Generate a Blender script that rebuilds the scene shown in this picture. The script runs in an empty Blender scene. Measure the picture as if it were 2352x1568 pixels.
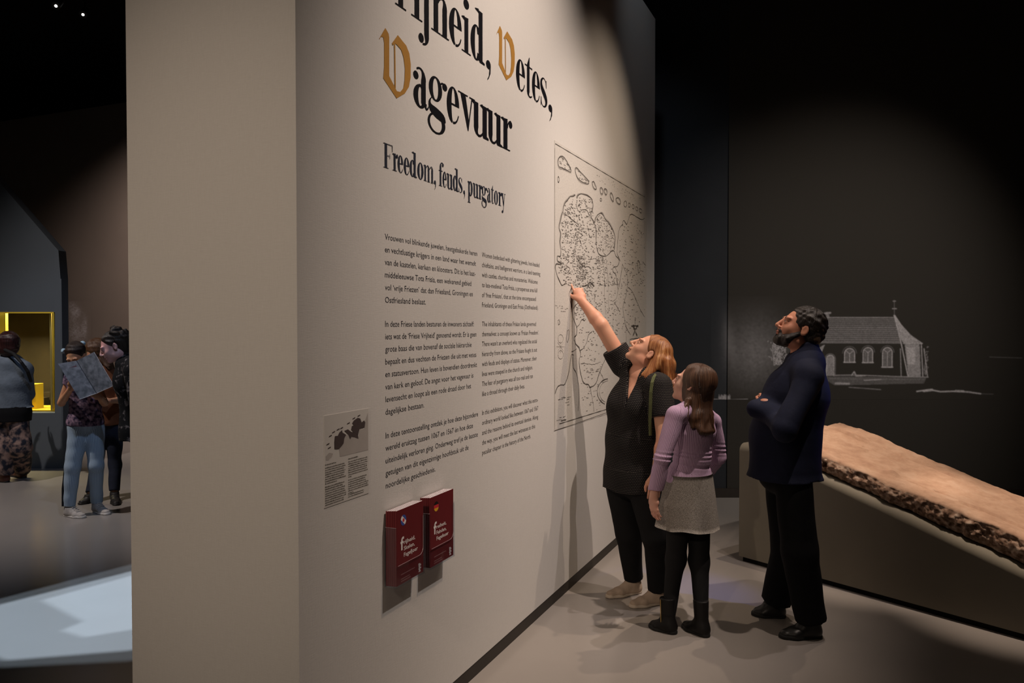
import bpy, math, random
import numpy as np
from mathutils import Vector, Matrix
random.seed(7)
RNG = np.random.default_rng(7)
sc = bpy.context.scene
COL = sc.collection
# ---------------------------------------------------------------- camera
FPX = 1829.0                      # focal length in pixels of the 2352 x 1568 frame (28 mm)
CAMH = 1.70
PITCH = math.atan(40 / FPX)
cam_d = bpy.data.cameras.new('camera'); cam = bpy.data.objects.new('camera', cam_d); COL.objects.link(cam)
cam_d.sensor_width = 36; cam_d.lens = 36 * FPX / 2352; cam_d.clip_start = 0.05
cam.location = (0, 0, CAMH); cam.rotation_euler = (math.pi / 2 - PITCH, 0, 0)
sc.camera = cam
# ---------------------------------------------------------------- measuring helpers
CP, SP = math.cos(PITCH), math.sin(PITCH)
def ray(px, py):
    x = (px - 1176) / FPX; v = (784 - py) / FPX
    return np.array([x, CP + v * SP, -SP + v * CP])
CAM = np.array([0, 0, CAMH])
def P(px, py, Y):
    d = ray(px, py); return CAM + d * (Y / d[1])
def G(px, py, z=0.0):
    d = ray(px, py); return CAM + d * ((z - CAMH) / d[2])
WA = G(1077, 1568); _b = G(1420, 1250.5)
WU = (_b - WA); WU[2] = 0; WU /= np.linalg.norm(WU)          # along the text wall, away from the camera
WN = np.array([WU[1], -WU[0], 0])                             # out of the text wall, towards the visitors
d0 = ray(687, 1500)
def wall_hit(px, py, n=0.0):
    d = ray(px, py); o = WA + WN * n
    t = np.dot(o - CAM, WN) / np.dot(d, WN); return CAM + d * t
W0 = wall_hit(687, 1500); W0[2] = 0                           # near lower corner of the text wall
def UV(px, py, n=0.0):
    p = wall_hit(px, py, n) - W0; return float(np.dot(p, WU)), float(p[2])
def WP(u, v, n=0.0):
    return W0 + WU * u + WN * n + np.array([0, 0, v])
WLEN = UV(1503, 600)[0]
# ---------------------------------------------------------------- world, lights, exposure
w = bpy.data.worlds.new('world'); sc.world = w; w.use_nodes = True
w.node_tree.nodes['Background'].inputs[0].default_value = (0.5, 0.5, 0.55, 1)
w.node_tree.nodes['Background'].inputs[1].default_value = 0.004
sc.view_settings.view_transform = 'Standard'; sc.view_settings.look = 'None'
sc.view_settings.gamma = 1; sc.view_settings.use_curve_mapping = False
sc.view_settings.exposure = 0.0
sc.cycles.transparent_max_bounces = 24
def aim(o, tgt):
    d = Vector([float(a) for a in tgt]) - o.location
    o.rotation_euler = d.to_track_quat('-Z', 'Y').to_euler()
def X(*a): return np.array(a, dtype=float)
def spot(name, loc, tgt, power, color, angle, blend=0.5, r=0.04):
    l = bpy.data.lights.new(name, 'SPOT'); l.energy = power; l.color = color
    l.spot_size = math.radians(angle); l.spot_blend = blend; l.shadow_soft_size = r
    o = bpy.data.objects.new(name, l); COL.objects.link(o); o.location = [float(a) for a in loc]; aim(o, tgt); return o
def area(name, loc, tgt, power, color, sx, sy):
    l = bpy.data.lights.new(name, 'AREA'); l.energy = power; l.color = color; l.shape = 'RECTANGLE'; l.size = sx; l.size_y = sy
    o = bpy.data.objects.new(name, l); COL.objects.link(o); o.location = [float(a) for a in loc]; aim(o, tgt); return o
WARM = (1.0, 0.78, 0.58); COOL = (0.95, 0.9, 1.0); BLUE = (0.5, 0.68, 1.0)
spot('wall_spot', WP(1.5, 5.6, 2.4), WP(1.80, 1.95, 0), 740, (1.0, 0.82, 0.69), 60, 1.0)
spot('map_spot', WP(2.75, 5.5, 2.0), WP(2.85, 1.05, 0.2), 285, (1.0, 0.86, 0.80), 49, 1.0, .03)
spot('far_map_spot', WP(3.9, 5.5, 1.85), WP(3.2, 1.45, 0.1), 350, WARM, 52, 1.0, .03)
spot('path_spot', (0.9, 1.6, 5.6), (0.25, 3.2, 0.0), 40, WARM, 38, 0.9, .05)
spot('end_face_fill', (-2.4, -2.6, 4.8), (-1.0, 2.8, 1.55), 600, (1.0, 0.80, 0.62), 31, 1.0, .06)  # added lamp out of view, brightens the end face of the text wall
spot('back_wall_spot', (4.7, 3.3, 5.3), (2.95, 7.78, 1.4), 720, (1.0, 0.88, 0.77), 48, 1.0, .08)
spot('recess_spot', (0.9, 5.9, 5.8), (1.6, 7.9, 1.2), 55, (0.8, 0.9, 1.0), 56, 1.0, .08)
spot('blue_projector', (3.7, 3.0, 4.6), (1.92, 4.42, 1.45), 420, (0.10, 0.20, 1.0), 10, 0.9, .03)
spot('hall_wall_spot', (-4.5, 10.0, 5.2), (-4.9, 13.0, 1.3), 800, (1.0, 0.82, 0.74), 96, 1.0, .08)
spot('hall_spot', (-6.0, 5.6, 5.6), (-3.9, 8.4, 0.6), 680, (1.0, 0.90, 0.84), 70, 0.9, .06)
spot('hall_blue_wash', (-1.5, 3.8, 5.4), (-3.6, 7.6, 1.2), 200, (0.55, 0.7, 1.0), 60, 0.9, .06)
# ---------------------------------------------------------------- materials
def nt(m): return m.node_tree.nodes, m.node_tree.links
MATS = {}
def mat(name, col, rough=0.6, spec=0.3, noise=None, bump=None, sss=0, metal=0, extra=None):
    """procedural principled material; noise=(scale, amount) mottles the colour, bump=(scale, strength)"""
    if name in MATS: return MATS[name]
    m = bpy.data.materials.new(name); m.use_nodes = True; N, L = nt(m); b = N['Principled BSDF']
    b.inputs['Base Color'].default_value = (*col, 1); b.inputs['Roughness'].default_value = rough
    b.inputs['Specular IOR Level'].default_value = spec; b.inputs['Metallic'].default_value = metal
    if sss:
        b.inputs['Subsurface Weight'].default_value = sss; b.inputs['Subsurface Radius'].default_value = (0.01, 0.004, 0.002)
    tc = N.new('ShaderNodeTexCoord')
    if noise:
        n = N.new('ShaderNodeTexNoise'); n.inputs['Scale'].default_value = noise[0]; n.inputs['Detail'].default_value = 4
        L.new(tc.outputs['Object'], n.inputs['Vector'])
        mx = N.new('ShaderNodeMix'); mx.data_type = 'RGBA'
        mx.inputs[6].default_value = (*[c * (1 - noise[1]) for c in col], 1); mx.inputs[7].default_value = (*[min(1, c * (1 + noise[1])) for c in col], 1)
        L.new(n.outputs['Fac'], mx.inputs[0]); L.new(mx.outputs[2], b.inputs['Base Color'])
    if bump:
        n = N.new('ShaderNodeTexNoise'); n.inputs['Scale'].default_value = bump[0]; n.inputs['Detail'].default_value = 3
        L.new(tc.outputs['Object'], n.inputs['Vector'])
        bp = N.new('ShaderNodeBump'); bp.inputs['Strength'].default_value = bump[1]; bp.inputs['Distance'].default_value = 0.01
        L.new(n.outputs['Fac'], bp.inputs['Height']); L.new(bp.outputs['Normal'], b.inputs['Normal'])
    if extra: extra(m, N, L, b, tc)
    MATS[name] = m; return m
def ramp(N, L, src, stops):
    r = N.new('ShaderNodeValToRGB'); e = r.color_ramp.elements
    while len(e) < len(stops): e.new(0.5)
    for i, (p, c) in enumerate(stops): e[i].position = p; e[i].color = (*c, 1)
    L.new(src, r.inputs[0]); return r
def attr(N, name):
    a = N.new('ShaderNodeAttribute'); a.attribute_name = name; return a
def mapping(N, L, src, scale, loc=(0, 0, 0)):
    mp = N.new('ShaderNodeMapping'); mp.inputs['Scale'].default_value = scale; mp.inputs['Location'].default_value = loc
    L.new(src, mp.inputs['Vector']); return mp
def math_n(N, L, op, a, b=None):
    n = N.new('ShaderNodeMath'); n.operation = op
    for i, s in enumerate((a, b)):
        if s is None: continue
        if isinstance(s, (int, float)): n.inputs[i].default_value = s
        else: L.new(s, n.inputs[i])
    return n.outputs[0]
def bumpn(N, L, b, h, strength, dist):
    bp = N.new('ShaderNodeBump'); bp.inputs['Strength'].default_value = strength; bp.inputs['Distance'].default_value = dist
    L.new(h, bp.inputs['Height']); L.new(bp.outputs['Normal'], b.inputs['Normal'])
def hair_mat(name, c1, c2, c3):
    def ex(m, N, L, b, tc):
        a = attr(N, 'fab'); mp = mapping(N, L, a.outputs['Vector'], (150, 5, 1))
        n = N.new('ShaderNodeTexNoise'); n.inputs['Scale'].default_value = 1; n.inputs['Detail'].default_value = 5; n.inputs['Roughness'].default_value = .7
        L.new(mp.outputs[0], n.inputs['Vector'])
        r = ramp(N, L, n.outputs['Fac'], [(0.3, c1), (0.5, c2), (0.72, c3)]); L.new(r.outputs[0], b.inputs['Base Color'])
        bumpn(N, L, b, n.outputs['Fac'], 0.9, 0.006)
        b.inputs['Anisotropic'].default_value = 0.5
    return mat(name, c2, 0.38, 0.45, extra=ex)
def dots_mat(name, base, dot, step, rad):
    def ex(m, N, L, b, tc):
        a = attr(N, 'fab'); sp = N.new('ShaderNodeSeparateXYZ'); L.new(a.outputs['Vector'], sp.inputs[0])
        x = math_n(N, L, 'DIVIDE', sp.outputs[0], step); y = math_n(N, L, 'DIVIDE', sp.outputs[1], step)
        row = math_n(N, L, 'MULTIPLY', math_n(N, L, 'MODULO', math_n(N, L, 'FLOOR', y), 2.0), 0.5)
        fx = math_n(N, L, 'SUBTRACT', math_n(N, L, 'FRACT', math_n(N, L, 'ADD', x, row)), 0.5); fy = math_n(N, L, 'SUBTRACT', math_n(N, L, 'FRACT', y), 0.5)
        d = math_n(N, L, 'SQRT', math_n(N, L, 'ADD', math_n(N, L, 'MULTIPLY', fx, fx), math_n(N, L, 'MULTIPLY', fy, fy)))
        k = math_n(N, L, 'LESS_THAN', d, rad)
        mx = N.new('ShaderNodeMix'); mx.data_type = 'RGBA'; mx.inputs[6].default_value = (*base, 1); mx.inputs[7].default_value = (*dot, 1)
        L.new(k, mx.inputs[0]); L.new(mx.outputs[2], b.inputs['Base Color'])
    return mat(name, base, 0.85, 0.15, extra=ex)
def stripe_mat(name, c1, c2, step, duty=0.5, bump=0.5, rough=0.85):
    def ex(m, N, L, b, tc):
        a = attr(N, 'fab'); sp = N.new('ShaderNodeSeparateXYZ'); L.new(a.outputs['Vector'], sp.inputs[0])
        s = math_n(N, L, 'SINE', math_n(N, L, 'MULTIPLY', sp.outputs[0], 2 * math.pi / step))
        s = math_n(N, L, 'ADD', math_n(N, L, 'MULTIPLY', s, 0.5), 0.5)
        r = ramp(N, L, s, [(max(0, duty - .3), c1), (min(1, duty + .3), c2)]); L.new(r.outputs[0], b.inputs['Base Color'])
        bumpn(N, L, b, s, bump, step * 0.4)
    return mat(name, c1, rough, 0.2, extra=ex)
def weave_mat(name, c1, c2, scale, stretch=(1, 1, 1), rough=0.9, lo=0.4, hi=0.6, coord='Object'):
    def ex(m, N, L, b, tc):
        mp = mapping(N, L, tc.outputs[coord], tuple(scale * s for s in stretch))
        n = N.new('ShaderNodeTexNoise'); n.inputs['Scale'].default_value = 1; n.inputs['Detail'].default_value = 3
        L.new(mp.outputs[0], n.inputs['Vector'])
        r = ramp(N, L, n.outputs['Fac'], [(lo, c1), (hi, c2)]); L.new(r.outputs[0], b.inputs['Base Color'])
        bumpn(N, L, b, n.outputs['Fac'], 0.3, 0.004)
    return mat(name, c1, rough, 0.2, extra=ex)
def emis(name, col, s):
    m = bpy.data.materials.new(name); m.use_nodes = True; N, L = nt(m); b = N['Principled BSDF']
    b.inputs['Base Color'].default_value = (0, 0, 0, 1); b.inputs['Emission Color'].default_value = (*col, 1); b.inputs['Emission Strength'].default_value = s
    return m
def glass_mat(name, col=(1, 1, 1), rough=0.0, fac=0.05):
    m = bpy.data.materials.new(name); m.use_nodes = True; N, L = nt(m)
    N.remove(N['Principled BSDF']); out = N['Material Output']
    t = N.new('ShaderNodeBsdfTransparent'); t.inputs[0].default_value = (*col, 1); g = N.new('ShaderNodeBsdfGlossy'); g.inputs['Roughness'].default_value = rough
    mx = N.new('ShaderNodeMixShader'); mx.inputs[0].default_value = fac
    L.new(t.outputs[0], mx.inputs[1]); L.new(g.outputs[0], mx.inputs[2]); L.new(mx.outputs[0], out.inputs[0]); return m
# ---------------------------------------------------------------- object helpers
def tag(o, label=None, cat=None, group=None, kind=None):
    if label: o['label'] = label
    if cat: o['category'] = cat
    if group: o['group'] = group
    if kind: o['kind'] = kind
    return o
def root(name, loc, label, cat, group=None):
    o = bpy.data.objects.new(name, None); COL.objects.link(o); o.location = [float(a) for a in loc]; o.empty_display_size = 0.1
    return tag(o, label, cat, group)
def wloc(o):
    p = Vector(o.location)
    while o.parent: o = o.parent; p += Vector(o.location)
    return np.array(p)
def mk(name, verts, faces, m, parent=None, smooth=False, attrs=None, edges=None):
    """one mesh object; verts in world space, the origin goes to the base centre"""
    V = np.asarray(verts, dtype=np.float64).reshape(-1, 3)
    org = V.mean(0) if len(V) else np.zeros(3)
    if len(V): org = np.array([(V[:, 0].min() + V[:, 0].max()) / 2, (V[:, 1].min() + V[:, 1].max()) / 2, V[:, 2].min()])
    me = bpy.data.meshes.new(name)
    if isinstance(faces, np.ndarray):
        k = faces.shape[1]; L = (V - org).astype(np.float32)
        me.vertices.add(len(V)); me.vertices.foreach_set('co', L.ravel())
        me.loops.add(faces.size); me.loops.foreach_set('vertex_index', faces.astype(np.int32).ravel())
        me.polygons.add(len(faces)); me.polygons.foreach_set('loop_start', np.arange(0, faces.size, k, dtype=np.int32))
        me.update(calc_edges=True)
    else:
        me.from_pydata([tuple(v) for v in (V - org)], [], faces); me.update()
    if smooth: me.polygons.foreach_set('use_smooth', [True] * len(me.polygons))
    for nm, a in (attrs or {}).items():
        at = me.attributes.new(nm, 'FLOAT_VECTOR', 'POINT'); at.data.foreach_set('vector', np.asarray(a, dtype=np.float32).ravel())
    me.materials.append(m)
    o = bpy.data.objects.new(name, me); COL.objects.link(o)
    if parent is not None:
        o.parent = parent; org = org - wloc(parent)
    o.location = [float(a) for a in org]
    return o
BOXF = [(0, 3, 2, 1), (4, 5, 6, 7), (0, 1, 5, 4), (1, 2, 6, 5), (2, 3, 7, 6), (3, 0, 4, 7)]
def box_v(o, ax, ay, az):
    o, ax, ay, az = map(np.asarray, (o, ax, ay, az))
    return [o, o + ax, o + ax + ay, o + ay, o + az, o + ax + az, o + ax + ay + az, o + ay + az]
def box(name, o, ax, ay, az, m, parent=None, bevel=0):
    ob = mk(name, box_v(o, ax, ay, az), BOXF, m, parent)
    if bevel:
        b = ob.modifiers.new('bevel', 'BEVEL'); b.width = bevel; b.segments = 2; b.limit_method = 'ANGLE'
    return ob
def X(*a): return np.array(a, dtype=float)
def prism(name, pts, ext, m, parent=None):
    """extruded polygon: pts 3-D outline, ext extrusion vector"""
    n = len(pts); V = [np.asarray(p, float) for p in pts]; V += [p + np.asarray(ext, float) for p in V]
    F = [tuple(range(n))[::-1], tuple(range(n, 2 * n))] + [(i, (i + 1) % n, n + (i + 1) % n, n + i) for i in range(n)]
    return mk(name, V, F, m, parent)
class Acc:
    """collects faces for one mesh"""
    def __init__(s): s.v = []; s.f = []
    def poly(s, pts):
        b = len(s.v); s.v += [np.asarray(p, float) for p in pts]; s.f.append(tuple(range(b, b + len(pts))))
    def box(s, o, ax, ay, az):
        b = len(s.v); s.v += box_v(o, ax, ay, az); s.f += [tuple(b + i for i in f) for f in BOXF]
    def tube(s, pts, rs, n=8, cap=True):
        pts = [np.asarray(p, float) for p in pts]; b = len(s.v)
        for i, p in enumerate(pts):
            t = pts[min(i + 1, len(pts) - 1)] - pts[max(i - 1, 0)]; t /= np.linalg.norm(t) + 1e-9
            a = np.cross(t, X(0, 0, 1) if abs(t[2]) < .9 else X(1, 0, 0)); a /= np.linalg.norm(a); c = np.cross(t, a)
            r = rs[i] if hasattr(rs, '__len__') else rs
            for k in range(n):
                th = 2 * math.pi * k / n; s.v.append(p + (a * math.cos(th) + c * math.sin(th)) * r)
        for i in range(len(pts) - 1):
            for k in range(n): s.f.append((b + i * n + k, b + i * n + (k + 1) % n, b + (i + 1) * n + (k + 1) % n, b + (i + 1) * n + k))
        if cap: s.f.append(tuple(b + k for k in range(n))[::-1]); s.f.append(tuple(b + (len(pts) - 1) * n + k for k in range(n)))
    def make(s, name, m, parent=None, smooth=False): return mk(name, s.v, s.f, m, parent, smooth)
# ---------------------------------------------------------------- the room
def wall_ex(m, N, L, b, tc):
    mp = mapping(N, L, tc.outputs['Object'], (30, 30, 700)); n = N.new('ShaderNodeTexNoise'); n.inputs['Scale'].default_value = 1
    L.new(mp.outputs[0], n.inputs['Vector'])
    mp2 = mapping(N, L, tc.outputs['Object'], (600, 600, 30)); n2 = N.new('ShaderNodeTexNoise'); n2.inputs['Scale'].default_value = 1
    L.new(mp2.outputs[0], n2.inputs['Vector'])
    s = math_n(N, L, 'ADD', n.outputs['Fac'], n2.outputs['Fac']); bumpn(N, L, b, s, 0.14, 0.003)
    r = ramp(N, L, math_n(N, L, 'MULTIPLY', s, 0.5), [(0.35, (0.62, 0.60, 0.58)), (0.65, (0.66, 0.64, 0.62))]); L.new(r.outputs[0], b.inputs['Base Color'])
m_wall = mat('off_white_wall_fabric', (0.65, 0.62, 0.6), 0.9, 0.1, extra=wall_ex)
m_dark = mat('dark_paint', (0.036, 0.033, 0.029), 0.85, 0.15, noise=(3, 0.02), bump=(60, 0.05))
m_dark2 = mat('dark_blue_paint', (0.026, 0.029, 0.034), 0.85, 0.15, noise=(3, 0.15), bump=(60, 0.05))
m_black = mat('black_ceiling', (0.006, 0.006, 0.007), 0.95, 0.05, bump=(20, 0.1))
m_brown = mat('grey_brown_wall', (0.20, 0.165, 0.14), 0.9, 0.1, noise=(1.5, 0.1), bump=(50, 0.05))
def floor_ex(m, N, L, b, tc):
    n = N.new('ShaderNodeTexNoise'); n.inputs['Scale'].default_value = 1.3; n.inputs['Detail'].default_value = 6
    L.new(tc.outputs['Object'], n.inputs['Vector'])
    r = ramp(N, L, n.outputs['Fac'], [(0.3, (0.275, 0.25, 0.23)), (0.7, (0.30, 0.273, 0.252))]); L.new(r.outputs[0], b.inputs['Base Color'])
    n2 = N.new('ShaderNodeTexNoise'); n2.inputs['Scale'].default_value = 14; L.new(tc.outputs['Object'], n2.inputs['Vector'])
    b.inputs['Roughness'].default_value = 0.2
m_floor = mat('polished_concrete', (0.36, 0.33, 0.3), 0.3, 0.25, extra=floor_ex)
def struct(o): return tag(o, kind='structure')
struct(box('floor', (-14, -3, -0.1), X(24, 0, 0), X(0, 22, 0), X(0, 0, 0.1), m_floor))
struct(box('ceiling', (-14, -3, 6.2), X(24, 0, 0), X(0, 22, 0), X(0, 0, 0.1), m_black))
_r = ray(296, 744); WT = float((W0[0] - W0[1] * _r[0] / _r[1]) / (WN[0] - WN[1] * _r[0] / _r[1])); WH = 4.42
tw = box('wall_left', WP(0, 0.07, -WT), WU * WLEN, WN * WT, X(0, 0, WH - 0.07), m_wall); struct(tw)
m_skirt = mat('dark_skirting', (0.032, 0.026, 0.022), 0.5, 0.3, noise=(20, 0.2))
struct(box('baseboard_left', WP(0.004, 0, -WT + 0.004), WU * (WLEN - 0.008), WN * (WT - 0.008), X(0, 0, 0.07), m_skirt))
YB = 7.78
bx0 = P(1672, 744, YB)[0]
struct(box('wall_back', (bx0, YB, 0.09), X(6.5, 0, 0), X(0, 0.15, 0), X(0, 0, 6.1), m_dark))
struct(box('baseboard_back', (bx0 - 0.4, YB - 0.012, 0), X(6.9, 0, 0), X(0, 0.1, 0), X(0, 0, 0.09), m_skirt))
struct(box('wall_back_recess', (bx0 - 2.2, YB + 0.012, 0.0), X(2.4, 0, 0), X(0, 0.15, 0), X(0, 0, 6.2), m_dark2))
struct(box('wall_right', (6.4, -3, 0), X(0.15, 0, 0), X(0, 11, 0), X(0, 0, 6.2), m_dark))
# hall beyond the wall on the left
hr = P(330, 744, 12.7); hd = np.array([-.917, .40, 0]); hd /= np.linalg.norm(hd)
hr[2] = 0
hs = hr - hd * 1.2
struct(box('wall_hall', hs, hd * 8.5, np.array([hd[1], -hd[0], 0]) * -0.2 * -1, X(0, 0, 5.25), m_brown))
struct(box('baseboard_hall', hs + X(0, -0.015, 0), hd * 8.5, X(0, 0.03, 0), X(0, 0, 0.1), m_skirt))
# ---------------------------------------------------------------- implicit modelling: blended primitives -> one smooth surface
def unit(v): v = np.asarray(v, float); return v / (np.linalg.norm(v) + 1e-12)
class Field:
    def __init__(s, lo, hi, h, fine=()):
        s.ax = []
        for i in range(3):
            x = lo[i]; xs = [x]
            while x < hi[i]:
                hh = h
                for (a, b2, fh) in [f[1:] for f in fine if f[0] == i]:
                    if a - hh < x < b2: hh = min(hh, fh)
                x += hh; xs.append(x)
            s.ax.append(np.array(xs, dtype=np.float32))
        s.h = h; s.V = np.full([len(a) for a in s.ax], 1.0, dtype=np.float32); s.axes = []
    def sub(s, lo, hi):
        sl = []
        for i in range(3):
            a = max(0, int(np.searchsorted(s.ax[i], lo[i])) - 1); b = min(len(s.ax[i]), int(np.searchsorted(s.ax[i], hi[i])) + 1)
            if b <= a: return None
            sl.append(slice(a, b))
        sl = tuple(sl)
        return sl, s.ax[0][sl[0]][:, None, None], s.ax[1][sl[1]][None, :, None], s.ax[2][sl[2]][None, None, :]
    def _do(s, lo, hi, fn, op, k):
        mg = k + 3 * s.h
        r = s.sub(np.asarray(lo) - mg, np.asarray(hi) + mg)
        if r is None: return
        sl, x, y, z = r; d = fn(x, y, z).astype(np.float32); v = s.V[sl]
        if op == 'add':
            hh = np.maximum(k - np.abs(v - d), 0) / max(k, 1e-6); s.V[sl] = np.minimum(v, d) - hh * hh * k * 0.25
        elif op == 'cut':
            d = -d; hh = np.maximum(k - np.abs(v - d), 0) / max(k, 1e-6); s.V[sl] = np.maximum(v, d) + hh * hh * k * 0.25
    def cone(s, a, b, wa, wb, da=None, db=None, side=None, k=0.02, op='add', flat_a=False, flat_b=False, grow=0.0, track=True):
        a = np.asarray(a, float); b = np.asarray(b, float); da = wa if da is None else da; db = wb if db is None else db
        wa, wb, da, db = wa + grow, wb + grow, da + grow, db + grow
        t = b - a; L = np.linalg.norm(t); t = t / L
        sd = np.cross(t, [0, 0, 1]) if side is None and abs(t[2]) < .95 else (np.array([1., 0, 0]) if side is None else np.asarray(side, float))
        sd = unit(sd - t * np.dot(sd, t)); u = np.cross(t, sd)
        if track and op == 'add': s.axes.append((a, b, sd, u, (wa + wb + da + db) / 4))
        R = max(wa, wb, da, db); lo = np.minimum(a, b) - R; hi = np.maximum(a, b) + R
        def fn(x, y, z):
            X_, Y_, Z_ = x - a[0], y - a[1], z - a[2]
            q = X_ * t[0] + Y_ * t[1] + Z_ * t[2]; tt = np.clip(q / L, 0, 1)
            p1 = X_ * sd[0] + Y_ * sd[1] + Z_ * sd[2]; p2 = X_ * u[0] + Y_ * u[1] + Z_ * u[2]
            W = wa + (wb - wa) * tt; D = da + (db - da) * tt; m = np.minimum(W, D)
            e = q - tt * L
            ea = np.where((e < 0) & flat_a, 0, e); ea = np.where((e > 0) & flat_b, 0, ea)
            d = (np.sqrt((p1 / W) ** 2 + (p2 / D) ** 2 + (ea / m) ** 2) - 1) * m
            if flat_a: d = np.maximum(d, -q)
            if flat_b: d = np.maximum(d, q - L)
            return d
        s._do(lo, hi, fn, op, k)
    def ell(s, c, r, R=None, k=0.02, op='add'):
        c = np.asarray(c, float); r = np.asarray(r, float); R = np.eye(3) if R is None else R   # R columns = local axes
        m = r.max()
        def fn(x, y, z):
            X_, Y_, Z_ = x - c[0], y - c[1], z - c[2]
            q = [(X_ * R[0, i] + Y_ * R[1, i] + Z_ * R[2, i]) for i in range(3)]
            k0 = np.sqrt(sum((q[i] / r[i]) ** 2 for i in range(3))); k1 = np.sqrt(sum((q[i] / r[i] ** 2) ** 2 for i in range(3))) + 1e-6
            return k0 * (k0 - 1) / k1
        s._do(c - m, c + m, fn, op, k)
    def planes(s, pl, lo, hi, op='cut', k=0.004):
        """convex region: every (point, outward normal)"""
        def fn(x, y, z):
            d = None
            for p, n in pl:
                n = unit(n); e = (x - p[0]) * n[0] + (y - p[1]) * n[1] + (z - p[2]) * n[2]
                d = e if d is None else np.maximum(d, e)
            return d
        s._do(lo, hi, fn, op, k)
    def folds(s, amp, f=18.0, seed=1, vert=0.5):
        r = np.random.default_rng(seed); x, y, z = s.ax[0][:, None, None], s.ax[1][None, :, None], s.ax[2][None, None, :]
        acc = 0
        for i in range(4):
            k = unit(r.normal(size=3) * [1, 1, vert]) * f * r.uniform(.6, 1.8); k2 = unit(r.normal(size=3)) * f * .6
            acc = acc + np.sin(x * k[0] + y * k[1] + z * k[2] + r.uniform(0, 6) + 1.6 * np.sin(x * k2[0] + y * k2[1] + z * k2[2]))
        s.V += (acc * amp / 2.5).astype(np.float32)
    def mesh(s):
        V = s.V; ins = V < 0; n = V.shape
        c = np.zeros([k - 1 for k in n], np.uint8)
        for i in (0, 1):
            for j in (0, 1):
                for k in (0, 1): c += ins[i:n[0] - 1 + i, j:n[1] - 1 + j, k:n[2] - 1 + k]
        act = (c > 0) & (c < 8); I, J, K = np.nonzero(act)
        pos = np.zeros((len(I), 3)); cnt = np.zeros(len(I)); A = s.ax
        cor = [(i, j, k) for i in (0, 1) for j in (0, 1) for k in (0, 1)]
        for p in cor:
            for a in range(3):
                if p[a] == 1: continue
                q = list(p); q[a] = 1
                v0 = V[I + p[0], J + p[1], K + p[2]]; v1 = V[I + q[0], J + q[1], K + q[2]]
                m = (v0 < 0) != (v1 < 0); t = np.where(m, v0 / (v0 - v1 + 1e-12), 0)
                p0 = np.stack([A[0][I + p[0]], A[1][J + p[1]], A[2][K + p[2]]], 1); p1 = np.stack([A[0][I + q[0]], A[1][J + q[1]], A[2][K + q[2]]], 1)
                pos += np.where(m[:, None], p0 + (p1 - p0) * t[:, None], 0); cnt += m
        pos /= cnt[:, None]
        idx = np.full(act.shape, -1, np.int32); idx[I, J, K] = np.arange(len(I))
        Q = []
        for a in range(3):
            sl0 = [slice(None)] * 3; sl1 = [slice(None)] * 3; sl0[a] = slice(0, -1); sl1[a] = slice(1, None)
            e = ins[tuple(sl0)] != ins[tuple(sl1)]; b, c2 = (a + 1) % 3, (a + 2) % 3
            ii = np.array(np.nonzero(e)); ok = (ii[b] > 0) & (ii[c2] > 0) & (ii[b] < n[b] - 1) & (ii[c2] < n[c2] - 1); ii = ii[:, ok]
            def g(db, dc):
                t = ii.copy(); t[b] -= db; t[c2] -= dc; return idx[t[0], t[1], t[2]]
            q = np.stack([g(1, 1), g(0, 1), g(0, 0), g(1, 0)], 1)
            fl = ~ins[ii[0], ii[1], ii[2]]; q[fl] = q[fl][:, ::-1]; Q.append(q)
        Q = np.concatenate(Q); Q = Q[(Q >= 0).all(1)]
        return pos, Q
    def fab(s, pos):
        """cloth coordinates: metres around and along the nearest limb axis"""
        best = np.full(len(pos), 1e9); out = np.zeros((len(pos), 3))
        for a, b, sd, u, r in s.axes:
            t = b - a; L = np.linalg.norm(t); t = t / L; q = pos - a; l = q @ t; lc = np.clip(l, 0, L)
            e = q - lc[:, None] * t; d = np.linalg.norm(e, axis=1) - r; m = d < best
            best[m] = d[m]; out[m, 0] = (np.arctan2(e[m] @ u, e[m] @ sd) * r); out[m, 1] = l[m]
        return out
    def obj(s, name, m, parent=None, smooth=True, passes=1):
        pos, Q = s.mesh()
        for _ in range(passes):                                   # light relaxation
            acc = np.zeros_like(pos); c = np.zeros(len(pos))
            for i in range(4):
                np.add.at(acc, Q[:, i], pos[Q[:, (i + 1) % 4]] + pos[Q[:, i - 1]]); np.add.at(c, Q[:, i], 2)
            pos = pos * 0.5 + 0.5 * acc / np.maximum(c, 1)[:, None]
        at = {'fab': s.fab(pos)} if s.axes else None
        return mk(name, pos, Q, m, parent, smooth, at)
# ---------------------------------------------------------------- people
def skin_mat(name, c, red=0.15):
    def ex(m, N, L, b, tc):
        n = N.new('ShaderNodeTexNoise'); n.inputs['Scale'].default_value = 9; n.inputs['Detail'].default_value = 5; L.new(tc.outputs['Object'], n.inputs['Vector'])
        r = ramp(N, L, n.outputs['Fac'], [(0.3, c), (0.7, (c[0], c[1] * (1 - red), c[2] * (1 - red)))]); L.new(r.outputs[0], b.inputs['Base Color'])
        n2 = N.new('ShaderNodeTexNoise'); n2.inputs['Scale'].default_value = 300; L.new(tc.outputs['Object'], n2.inputs['Vector']); bumpn(N, L, b, n2.outputs['Fac'], 0.08, 0.002)
    return mat(name, c, 0.5, 0.35, sss=0.12, extra=ex)
m_eye = mat('eye_white', (0.7, 0.68, 0.66), 0.15, 0.6); m_iris = mat('iris', (0.05, 0.035, 0.03), 0.1, 0.6)
def head_frame(F_, tilt=0.0):
    f = unit(F_); r = unit(np.cross(f, [0, 0, 1])); u = np.cross(r, f)
    if tilt: u, r = u * math.cos(tilt) + r * math.sin(tilt), r * math.cos(tilt) - u * math.sin(tilt)
    return np.stack([r, f, u], 1)                                # columns: right, forward, up
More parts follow.
